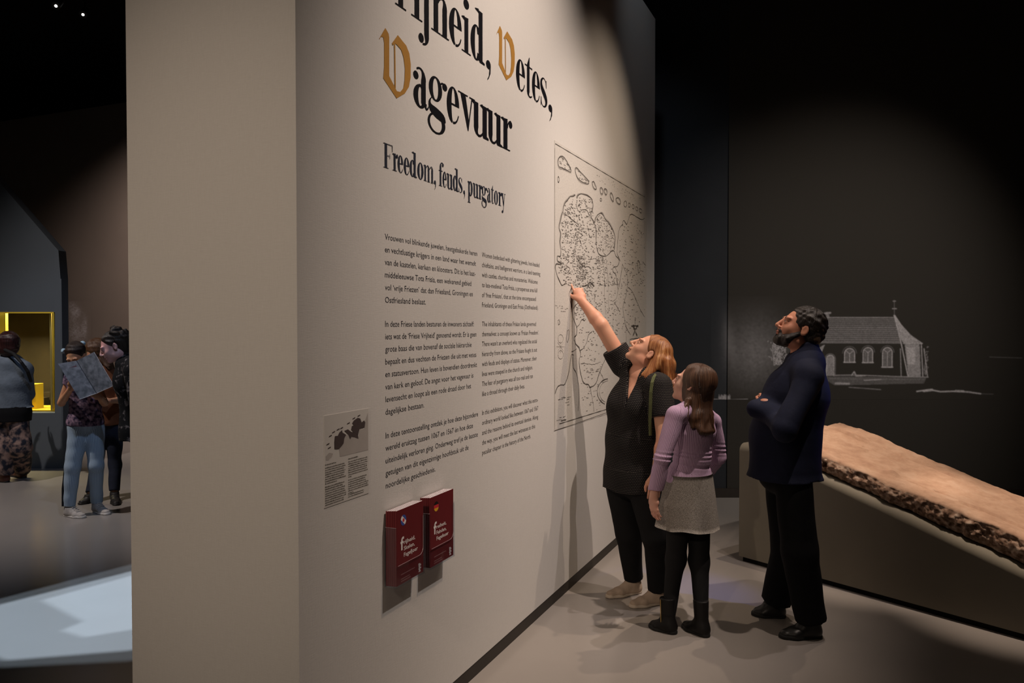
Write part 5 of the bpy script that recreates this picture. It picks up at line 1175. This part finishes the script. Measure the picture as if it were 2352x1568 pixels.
def painted_projection(name, i0, i1, Y, m_=None):
    ii, jj = np.meshgrid(np.arange(i0, i1), np.arange(GH)); d0 = c8(GX, GY, Y); dx = c8(GX + GS, GY, Y) - d0; dy = c8(GX, GY + GS, Y) - d0
    V = d0 + ii[..., None] * dx * X(1, 0, 1) + jj[..., None] * dy * X(0, 0, 1); V = V.reshape(-1, 3); V[:, 1] = Y; n = i1 - i0
    q = (np.arange(GH - 1)[:, None] * n + np.arange(n - 1)[None]).ravel(); F_ = np.stack([q, q + n, q + n + 1, q + 1], 1)
    v = L1[:, i0:i1].reshape(-1); at = np.stack([np.clip(v, 0, 1), v * 0, v * 0], 1)
    return mk(name, V, F_, m_ or m_proj, None, False, {'fab': at})
sp_ = int((225 - GX) / GS) + 1
tag(painted_projection('church_projection_paint', sp_, GW, YB - .0008), 'projected image of a small church with misty tree, its light painted in pale tones on the dark back wall', 'painted_projection')
tag(painted_projection('grass_projection_paint', 0, sp_, YB + .0112, m_proj2), 'faint projected grass tuft and mist, their light painted in pale tones on the recessed dark wall strip', 'painted_projection')  # edge of the projected picture, light painted as pale colour here too
# ================================================================ showcase in the hall
YS = 9.35
m_case = mat('slate_blue_panel', (0.085, 0.098, 0.115), .8, .2, noise=(2, .08), bump=(60, .04))
m_yel = mat('yellow_lacquer', (0.72, 0.50, 0.035), .6, .3, noise=(6, .05)); m_brass = mat('pale_brass', (0.75, 0.68, 0.35), .35, .5, metal=.6)
cs = root('showcase', (P(40, 900, YS)[0], YS, 0), 'tall slate blue wall with slanted side holding a yellow lit display window', 'showcase')
def s2(x, y, Y=YS): return P(x, y, Y)
flo = lambda x: X(P(x, 900, YS)[0], YS, 0)
D_ = X(0, .16, 0)
# front panel pieces around the opening
def fp(name, pts): return prism(name, pts, D_, m_case, cs)
fp('front_panel', [flo(-330), flo(142), s2(142, 948), s2(-330, 948)])
fp('front_panel', [s2(126, 948), s2(142, 948), s2(139, 640), s2(134, 575), s2(126, 566)])
fp('front_panel', [s2(-330, 717), s2(126, 717), s2(126, 566), s2(0, 420), s2(-330, 30)])
fp('front_panel', [s2(-330, 948), s2(-230, 948), s2(-230, 717), s2(-330, 717)])
prism('side_panel', [flo(142), flo(142) + X(-.76, 1.2, 0), s2(139, 640) + X(-.76, 1.2, 0), s2(139, 640)], X(.01, 0, 0), m_case, cs)
# interior
il, ir, it, ib = s2(-230, 900)[0], s2(126, 900)[0], s2(0, 717)[2], s2(0, 948)[2]
def ibox(name, x0, x1, y0, y1, z0, z1, m): return box(name, (x0, y0, z0), X(x1 - x0, 0, 0), X(0, y1 - y0, 0), X(0, 0, z1 - z0), m, cs)
prism('display_floor', [X(il, YS + .16, ib - .02), X(ir - .01, YS + .16, ib - .02), X(ir - .42, YS + .75, ib - .02), X(il, YS + .75, ib - .02)], X(0, 0, .035), m_yel, cs)
m_back = mat('dark_olive_back', (0.055, 0.042, 0.022), .6, .3, noise=(3, .5))
ibox('case_back', il, ir - .60, YS + 1.15, YS + 1.2, ib - .6, it + .1, m_back)
ibox('case_roof', il, ir - .60, YS + .16, YS + 1.2, it + .12, it + .15, m_back); ibox('case_ceiling', il, ir - .60, YS + .50, YS + 1.2, it, it + .02, m_back)
ibox('case_underside', il, ir - .60, YS + .75, YS + 1.2, ib - .3, ib - .27, m_back)
_p = [s2(q, 800, YS + .18)[0] for q in (116.5, 120.5, 122.5, 124)]
ibox('corner_post', _p[0], _p[1], YS + .162, YS + .2, ib, it, m_brass); ibox('corner_post', _p[2], _p[3], YS + .162, YS + .19, ib, it, m_yel)
pz = s2(16, 800, YS + .27)[0]; ibox('yellow_side_wall', pz - .30, pz, YS + .25, YS + .30, ib, it, m_yel)
ibox('opening_trim', il, ir, YS - .004, YS + .004, it - .012, it + .004, m_yel)
m_gl = glass_mat('showcase_glass', (0.86, 0.84, 0.78), 0.01)
ibox('glass_pane', il, ir, YS + .05, YS + .058, ib, it, m_gl)
lb = s2(72, 915)[0]; rb_ = s2(90, 915)[0]
bk = root('display_block', (s2(80, 917, YS + .45)[0], YS + .45, ib + .015), 'small yellow display block inside the lit showcase', 'block')
bx = box('block_body', (s2(58, 900, YS + .35)[0], YS + .30, ib + .015), X(.16, 0, 0), X(0, .16, 0), X(0, 0, s2(80, 881, YS + .35)[2] - ib - .015), m_yel, bk, .004)
for k, (x, w_, h_, y) in enumerate(((92, .10, .10, .84), (106, .10, .16, .98), (20, .2, .2, .86))):
    p = s2(x, 900, YS + y); o = box('display_stand', (p[0] - w_ / 2, YS + y, ib - .269), X(w_, 0, 0), X(0, .12, 0), X(0, 0, h_ + .269), m_back, None, .003)
    tag(o, ['low dark stand nearest the yellow block in the showcase', 'taller dark stand at the right end of the showcase', 'wide dark stand behind the left part of the showcase'][k], 'stand', 'dark stands in the showcase')
ll = bpy.data.lights.new('showcase_light', 'AREA'); ll.energy = 60.0; ll.color = (1.0, .92, .62); ll.shape = 'RECTANGLE'; ll.size = 1.2; ll.size_y = .06; ll.spread = math.radians(150)
lo_ = bpy.data.objects.new('showcase_light', ll); COL.objects.link(lo_); lo_.location = ((il + ir) / 2 + .25, YS + .30, it + .09); lo_.rotation_euler = (math.radians(-8), 0, 0)
# ghostly white projection on the hall wall, its light painted as pale colour
def wallhall(px, py):
    d = ray(px, py); nn = np.array([hd[1], -hd[0], 0]); t = np.dot(hs - CAM, nn) / np.dot(d, nn); p = CAM + d * t
    return p - nn * .02 * (1 if np.dot(nn, d) > 0 else -1)
_ys, _xs = np.mgrid[690:800:.6, 148:212:.6]; _s = _ys.shape; _r = np.random.default_rng(9)
def _bl(A, a, b_): return cblur(A, a) * .5 + cblur(A, b_) * .5
_n = _bl(_r.random(_s), 1.2, 3.0); _n = (_n - _n.min()) / (_n.max() - _n.min())
_m = np.exp(-(((_xs - 172 + 4 * np.sin(_ys / 9)) / 11) ** 2 + ((_ys - 715) / 17) ** 2)) + .8 * np.exp(-(((_xs - 178) / 17) ** 2 + ((_ys - 762) / 20) ** 2)) + .7 * np.exp(-(((_xs - 197) / 5) ** 2 + ((_ys - 750) / 22) ** 2))
_v = np.clip(_m, 0, 1) * np.clip((_n - .35) * 2.2, 0, 1) * .55
V = np.array([wallhall(x, y) for x, y in zip(_xs.ravel(), _ys.ravel())]); n = _s[1]; q = (np.arange(_s[0] - 1)[:, None] * n + np.arange(n - 1)[None]).ravel()
tag(mk('hall_projection_paint', V, np.stack([q, q + n, q + n + 1, q + 1], 1), m_proj3, None, False, {'fab': np.stack([_v.ravel(), _v.ravel() * 0, _v.ravel() * 0], 1)}), 'faint projected pale shape, its light painted on the brown hall wall above the visitors', 'painted_projection')
# ================================================================ ceiling track with two visible spotlights
m_can = mat('black_lamp_housing', (0.012, 0.012, 0.012), .5, .4)
for k, (px, py, Y) in enumerate(((129, 13, 10.2), (191, 33, 10.9))):
    c = P(px, py, Y); r_ = root('ceiling_spotlight', c, ['upper left of the two small lit ceiling spotlights', 'lower right of the two small lit ceiling spotlights'][k], 'spotlight')
    dn = unit(X(.2, -.9, -.75)); a = Acc(); a.tube([c - dn * .16, c - dn * .155, c, c + dn * .01], [.03, .05, .05, .052], 16); a.make('housing', m_can, r_)
    a = Acc(); a.tube([c + dn * .011, c + dn * .014], [.017, .017], 16); a.make('lens', emis('lamp_lens', (1, .95, .9), 6), r_)
    a = Acc(); a.tube([c - dn * .09, c - dn * .09 + X(0, 0, 6.2 - c[2] + dn[2] * .09 - 0)], .009, 8); a.make('stem', m_can, r_)
# ================================================================ visitors in the hall
m_dsh = mat('dark_shoe', (0.02, 0.018, 0.018), .5, .3, noise=(40, .3)); m_wsh = mat('grey_white_sneaker', (0.42, 0.38, 0.35), .7, .2, noise=(60, .35)); m_wsole = mat('white_sole', (0.62, 0.58, 0.54), .6, .3)
adult_r = dict(hip=(.175, .130), waist=(.150, .120), chest=(.175, .125), sh=.058, arm=.042, thigh=.088, knee=.060)
kid_r = dict(hip=(.135, .105), waist=(.110, .090), chest=(.128, .092), sh=.045, arm=.033, thigh=.078, knee=.052)
def hair_cap(B, rt, m, cut=(0, .05, .06), nrm=(0, 1, -.3), extra=None, grow=1.0, fold=.003, name='hair', ears=True):
    W, R, s = B.W, B.R, B.hs; lo, hi = bbox_of([B.headc], .32); F = Field(lo, hi, .006)
    F.ell(W(0, -.030, .040), np.array((.088, .102, .090)) * s * grow, R, .01); F.axes.append((W(0, -.03, .1), W(0, -.03, -.1), R[:, 0], R[:, 1], .09))
    if extra: extra(F)
    F.planes([(W(*cut), -(R @ unit(X(*nrm))))], lo, hi, 'cut', .006); F.folds(fold, 90, 3, 1.0)
    return F.obj(name, m, rt)
def visitor_back():
    Y = 8.5; R = head_frame((-.25, 1, -.25))
    B = spec(1.0, X(1, .1, 0), P(22, 945, Y), P(22, 915, Y), P(18, 880, Y), P(20, 838, Y), [P(-12, 845, Y), P(52, 848, Y)], [P(-24, 905, Y + .1), P(64, 905, Y + .1)], [P(0, 905, Y + .34), P(45, 900, Y + .34)],
             [(X(.4, .8, .2), X(0, 0, 1)), (X(-.4, .8, .2), X(0, 0, 1))], [P(6, 955, Y), P(40, 955, Y)], [P(8, 1030, Y), P(47, 1025, Y)],
             [(Gf(20, 1108), Gf(-30, 1101)), (Gf(58, 1098), Gf(20, 1090))], P(22, 792, Y), R, adult_r)
    rt = root('person', base_of(B), 'person with denim jacket and floral trousers facing the yellow showcase', 'person')
    make_body(B, rt, sk_w, .008)
    hair_cap(B, rt, hair_mat('maroon_black_hair', (0.012, 0.004, 0.004), (0.03, 0.010, 0.010), (0.07, 0.025, 0.022)), cut=(0, .06, 0), nrm=(0, 1, 0), grow=1.18, extra=lambda F: F.ell(B.W(0, -.03, -.04), (.10, .09, .10), R, .04))
    top(B, rt, mat('black_jersey', (0.008, 0.008, 0.009), .85, .1, noise=(30, .2)), 'undershirt', .036, (0, 0), .10, .009, .002, 5)
    top(B, rt, mat('washed_denim', (0.115, 0.14, 0.175), .85, .15, noise=(9, .45), bump=(50, .3)), 'denim_jacket', .046, (1.9, 1.9), -.045, .008, .008, 6, None, 1.05, sl_g=.022, long_=True)
    fl_m = weave_mat('floral_dark_print', (0.02, 0.022, 0.035), (0.30, 0.20, 0.17), 16, lo=.42, hi=.62)
    trousers(B, rt, fl_m, 'trousers', .020, .085, h=.008, seed=5, amp=.008, knee=.085)
    m_bt = mat('red_brown_boot', (0.12, 0.045, 0.03), .6, .3, noise=(30, .3))
    for f in B.feet: shoe(rt, f[0], f[1], m_bt, m_dsh, 'sneaker', 1.0, .007, 'boot')
    a = Acc(); pts = [P(14, 803, Y - .1), P(34, 812, Y - .16), P(52, 832, Y - .185), P(66, 852, Y - .15), P(74, 875, Y - .05)]
    a.tube([p - X(0, .02, 0) for p in pts], .017, 8)
    a.make('bag_strap', mat('black_strap', (0.012, 0.012, 0.013), .7, .2), rt)
visitor_back()
def visitor_map():
    Y = 7.08; R = head_frame((.12, -1, -.62), .12)
    B = spec(.88, X(-.85, -.5, 0), P(196, 968, Y), P(197, 930, Y), P(194, 890, Y), P(184, 858, Y - .02), [P(162, 868, Y - .06), P(214, 865, Y + .08)], [P(141, 925, Y - .04), P(240, 925, Y + .02)], [P(164, 890, Y - .27), P(228, 912, Y - .22)],
             [(X(.25, -.35, .75), X(1, .2, 0)), (X(-.2, -.5, .3), X(0, .2, 1))], [P(180, 985, Y - .03), P(216, 985, Y + .03)], [P(167, 1072, Y - .07), P(221, 1068, Y)],
             [(Gf(148, 1184), Gf(197, 1190)), (Gf(214, 1173), Gf(251, 1183))], P(174, 818, Y - .08), R, kid_r, hs=.93)
    rt = root('person', base_of(B), 'girl in light blue striped trousers and white sneakers holding an unfolded paper', 'person')
    make_body(B, rt, skin_mat('skin_tan', (0.62, 0.33, 0.18)), .007)
    eyes(B.W, R, .93, rt, .5)
    hm = hair_mat('black_brown_hair', (0.012, 0.008, 0.006), (0.03, 0.018, 0.013), (0.07, 0.045, 0.03)); hair_cap(B, rt, hm, cut=(0, .055, .055), nrm=(0, 1, -.5)); brows(B.W, hm, rt)
    m_bob = mat('pale_blue_bobble', (0.36, 0.50, 0.60), .9, .1, bump=(200, .5))
    for (x, y, dy) in ((146, 806, 0), (190, 788, .05)):
        c = P(x, y, Y + dy); F = Field(c - .06, c + .06, .006); F.ell(c, (.024, .024, .022)); F.folds(.003, 120, 2, 1); F.obj('hair_bobble', m_bob, rt)
        a = Acc(); a.tube([c, B.W(.0 + (.06 if x < 170 else -.06), -.02, .07)], [.008, .012], 6); a.make('hair_tuft', hm, rt, True)
    top(B, rt, weave_mat('purple_floral', (0.035, 0.025, 0.06), (0.33, 0.22, 0.30), 34, lo=.40, hi=.62), 'top', .012, (.28, .28), .03, .007, .004, 4)
    tr = stripe_mat('pale_blue_fine_stripe', (0.20, 0.27, 0.36), (0.44, 0.54, 0.64), .012, .4, .2)
    t = trousers(B, rt, tr, 'trousers', .010, .052, h=.007, seed=7, amp=.003)
    a = Acc(); sd = X(-.95, -.05, 0)                              # black side stripe down the leg
    pts = [P(158, 985, Y - .03), P(156, 1030, Y - .05), P(152, 1075, Y - .07), P(147, 1120, Y - .08), P(147, 1160, Y - .08)]
    for p, q in zip(pts[:-1], pts[1:]): a.box(p - X(.004, .03, 0), X(.018, 0, 0), X(0, .05, 0), (q - p) * 1.02)
    a.make('side_stripe', mat('black_tape', (0.01, 0.01, 0.012), .8, .1), t)
    for f in B.feet:
        s = shoe(rt, f[0], f[1], m_wsh, m_wsole, 'sneaker', .95, .006, 'sneaker'); d = unit(f[1] - f[0]); sd = np.cross(d, [0, 0, 1])
        a = Acc()
        for i in range(5): c = f[0] * X(1, 1, 0) + d * (.10 + i * .018) + X(0, 0, .098 - i * .011); a.tube([c - sd * .022, c + X(0, 0, .004), c + sd * .022], .003, 5)
        a.make('laces', m_wsole, s)
    # the unfolded sheet she holds
    sr = root('folded_map_sheet', P(200, 917, Y - .36), 'unfolded pale grey printed paper held up by the girl in striped trousers', 'paper')
    yy = Y - .34; m_pp = weave_mat('printed_paper', (0.13, 0.145, 0.17), (0.30, 0.32, 0.37), 22, lo=.35, hi=.7); m_pb = mat('paper_edge', (0.5, 0.5, 0.54), .8, .1)
    A_, B_, C_, D2, E_, F_ = P(176, 828, yy + .03), P(216, 808, yy), P(262, 885, yy - .02), P(222, 903, yy + .03), P(183, 917, yy - .01), P(133, 835, yy - .03)
    prism('right_page', [A_, B_, C_, D2], X(0, .0015, 0), m_pp, sr); prism('left_page', [A_, D2, E_, F_], X(0, .0015, 0), m_pp, sr)
    a = Acc(); e = X(0, -.001, 0)
    for p, q in ((B_, C_), (C_, D2), (D2, E_)): a.tube([p + e, q + e], .0022, 5)
    tag(a.make('light_border', m_pb, sr), kind='stuff'); a = Acc(); a.tube([A_ + e, (A_ + D2) / 2 + e, D2 + e], .003, 5); a.make('fold_crease', mat('crease_dark', (0.06, 0.065, 0.08), .9, .1), sr)
    for u0, v0, w_, h_, dk in ((.2, .35, .22, .2, 1), (.55, .3, .3, .32, 0), (.25, .65, .6, .22, 0)):
        q = lambda u, v: A_ + (B_ - A_) * u + (D2 - A_) * v + X(0, -.0016, 0)
        k = Acc(); k.poly([q(u0, v0), q(u0 + w_, v0), q(u0 + w_, v0 + h_), q(u0, v0 + h_)]); k.make('printed_block', mat('print_block', (0.10, 0.11, 0.13), .8, .1, noise=(70, .6)), sr)
    q = lambda u, v: F_ + (A_ - F_) * u + (E_ - F_) * v + X(0, -.004, 0); k = Acc(); k.poly([q(.45, .15), q(.85, .12), q(.8, .40), q(.45, .42)]); k.make('printed_block', mat('print_maroon', (0.17, 0.08, 0.10), .8, .1, noise=(60, .4)), sr)
visitor_map()
def visitor_rust():
    Y = 7.72; R = head_frame((-.55, -.5, -.45))
    B = spec(.92, X(-.8, -.5, 0), P(242, 968, Y), P(246, 930, Y), P(247, 890, Y), P(236, 850, Y), [P(224, 862, Y - .05), P(270, 866, Y + .05)], [P(222, 915, Y - .1), P(281, 918, Y - .02)], [P(232, 920, Y - .25), P(248, 921, Y - .24)],
             [(X(-.5, -.5, .1), X(0, 0, 1)), (X(-.8, -.4, .1), X(0, 0, 1))], [P(226, 985, Y - .02), P(262, 985, Y + .04)], [P(222, 1068, Y), P(264, 1066, Y + .02)],
             [(Gf(222, 1150), Gf(178, 1160)), (Gf(262, 1146), Gf(268, 1162))], P(224, 812, Y), R, kid_r, hs=.98)
    rt = root('person', base_of(B), 'child in rust brown top and dark jeans standing behind the girl with the paper', 'person')
    make_body(B, rt, skin_mat('skin_dusky', (0.50, 0.27, 0.16)), .008); eyes(B.W, R, .95, rt, .5)
    def ex(F):
        F.cone(P(222, 800, Y + .02), P(242, 850, Y + .02), .10, .085, k=.03); F.cone(P(242, 845, Y - .02), P(238, 868, Y - .1), .05, .03, k=.03)
    hm = hair_mat('chestnut_hair', (0.03, 0.012, 0.006), (0.085, 0.038, 0.016), (0.17, 0.085, 0.04)); hair_cap(B, rt, hm, extra=ex, cut=(0, .055, 0), nrm=(0, 1, -.2)); brows(B.W, hm, rt)
    top(B, rt, mat('rust_jersey', (0.15, 0.055, 0.025), .85, .15, noise=(14, .4)), 'top', .014, (.95, .95), .03, .008, .006, 8, sl_g=.016)
    trousers(B, rt, mat('dark_blue_denim', (0.018, 0.022, 0.038), .85, .15, noise=(40, .3)), 'trousers', .008, .048, h=.008, seed=9, amp=.004)
    for f in B.feet: shoe(rt, f[0], f[1], m_dsh, m_dsh, 'sneaker', .95, .007, 'shoe')
visitor_rust()
def visitor_adult():
    Y = 6.75; R = head_frame((-.80, -.42, -.42), .08)
    B = spec(1.0, X(-.35, -.9, 0), P(326, 985, Y + .1), P(320, 920, Y + .1), P(312, 870, Y + .08), P(298, 832, Y + .05), [P(300, 848, Y + .24), P(304, 852, Y - .12)], [P(300, 930, Y + .26), P(322, 945, Y - .14)], [P(312, 985, Y + .2), P(330, 1000, Y - .1)],
             [(X(0, 0, -1), X(-1, 0, 0)), (X(0, 0, -1), X(-1, 0, 0))], [P(330, 1000, Y + .2), P(338, 1000, Y)], [P(332, 1090, Y + .2), P(340, 1095, Y)],
             [(Gf(345, 1186), Gf(308, 1192)), (Gf(352, 1200), Gf(318, 1208))], P(261, 795, Y), R, adult_r, hs=1.04)
    rt = root('person', base_of(B), 'adult with dark curly hair and black lace top leaning in over the children', 'person')
    make_body(B, rt, skin_mat('skin_pink', (0.72, 0.44, 0.42)), .006); eyes(B.W, R, 1.04, rt, .4); lips_obj(B.W, R, 1.04, rt)
    rr2 = random.Random(8)
    def ex(F):
        F.ell(B.W(0, -.07, .02), (.085, .085, .095), R, .03); F.cone(P(286, 800, Y + .03), P(293, 838, Y + .02), .055, .045, k=.03)
        for i in range(46):
            a = rr2.uniform(0, 2 * math.pi); b = rr2.uniform(-.4, 1.3); F.ell(B.W(.092 * math.cos(a) * math.cos(b), -.035 - abs(.10 * math.sin(a)) * math.cos(b) * 1.05, .045 + .098 * math.sin(b)), (.017,) * 3, k=.012)
        F.ell(B.W(.085, -.008, -.012), (.022, .024, .036), R, .006, 'cut'); F.ell(B.W(-.085, -.008, -.012), (.022, .024, .036), R, .006, 'cut')
    hm = hair_mat('dark_curly_hair', (0.008, 0.005, 0.004), (0.022, 0.014, 0.010), (0.06, 0.04, 0.03)); hair_cap(B, rt, hm, extra=ex, cut=(0, .050, .040), nrm=(0, 1, -.25), fold=.005); brows(B.W, hm, rt)
    top(B, rt, weave_mat('black_lace_print', (0.006, 0.006, 0.007), (0.15, 0.13, 0.13), 26, lo=.56, hi=.66), 'blouse', .018, (1.9, 1.9), .08, .007, .007, 8, sl_g=.022, long_=True)
    trousers(B, rt, MATS['black_denim'], 'trousers', .010, .055, h=.009, seed=9, amp=.004)
    for f in B.feet: shoe(rt, f[0], f[1], m_dsh, m_dsh, 'sneaker', 1.0, .008, 'shoe')
visitor_adult()
# ================================================================ framed spotlights that throw blue shapes on the hall floor
def framed_light(L_, pix, power, label, s=.12, r=.004):
    L_ = X(*L_); Q = [Gf(*p) for p in pix]; H_ = [L_ + (q - L_) * s for q in Q]; c = sum(H_) / len(H_); dn = unit(c - L_)
    rt = root('framing_spotlight', L_, label, 'spotlight')
    V = []; F_ = []; n_ = len(H_)
    # gobo plate: hole outline joined to a wide outer ring
    a1 = unit(np.cross(dn, [0, 1, 0])); a2 = np.cross(dn, a1); m0 = np.mean([h - c for h in H_], axis=0)
    O_ = []
    for h in H_:
        v = h - c; O_.append(c + v * 1.0 + unit(v) * .36)
    V = H_ + O_
    for i in range(n_): F_.append((i, (i + 1) % n_, n_ + (i + 1) % n_, n_ + i))
    mk('gobo_plate', V, F_, m_can, rt)
    a = Acc(); a.tube([L_ - dn * .14, L_ - dn * .13, L_ - dn * .02], [.05, .075, .08], 20); a.make('housing', m_can, rt)
    a = Acc(); a.tube([L_ - dn * .1, X(L_[0], L_[1], 6.2)], .012, 8); a.make('stem', m_can, rt)
    far = max(math.acos(min(1, np.dot(unit(q - L_), dn))) for q in Q)
    o = spot('framing_lamp', L_, L_ + dn, power, (0.62, 0.80, 1.0), math.degrees(far) * 2 + 6, .05, r)
framed_light((-3.3, 5.0, 5.3), [(-160, 1420), (0, 1388), (300, 1312), (600, 1225), (560, 1420), (300, 1493), (12, 1516), (-200, 1440)], 1500, 'black framing spotlight over the hall floor, nearest the display wall')
framed_light((-2.6, 5.6, 5.3), [(95, 1378), (191, 1427), (133, 1445), (192, 1463), (300, 1446), (560, 1395), (560, 1240), (300, 1322)], 1000, 'black framing spotlight over the hall floor, farthest from the camera')
framed_light((-3.9, 4.4, 5.3), [(-200, 1410), (0, 1375), (300, 1296), (600, 1205), (600, 1430), (300, 1517), (0, 1532), (-200, 1500)], 420, 'black framing spotlight over the hall floor, leftmost')
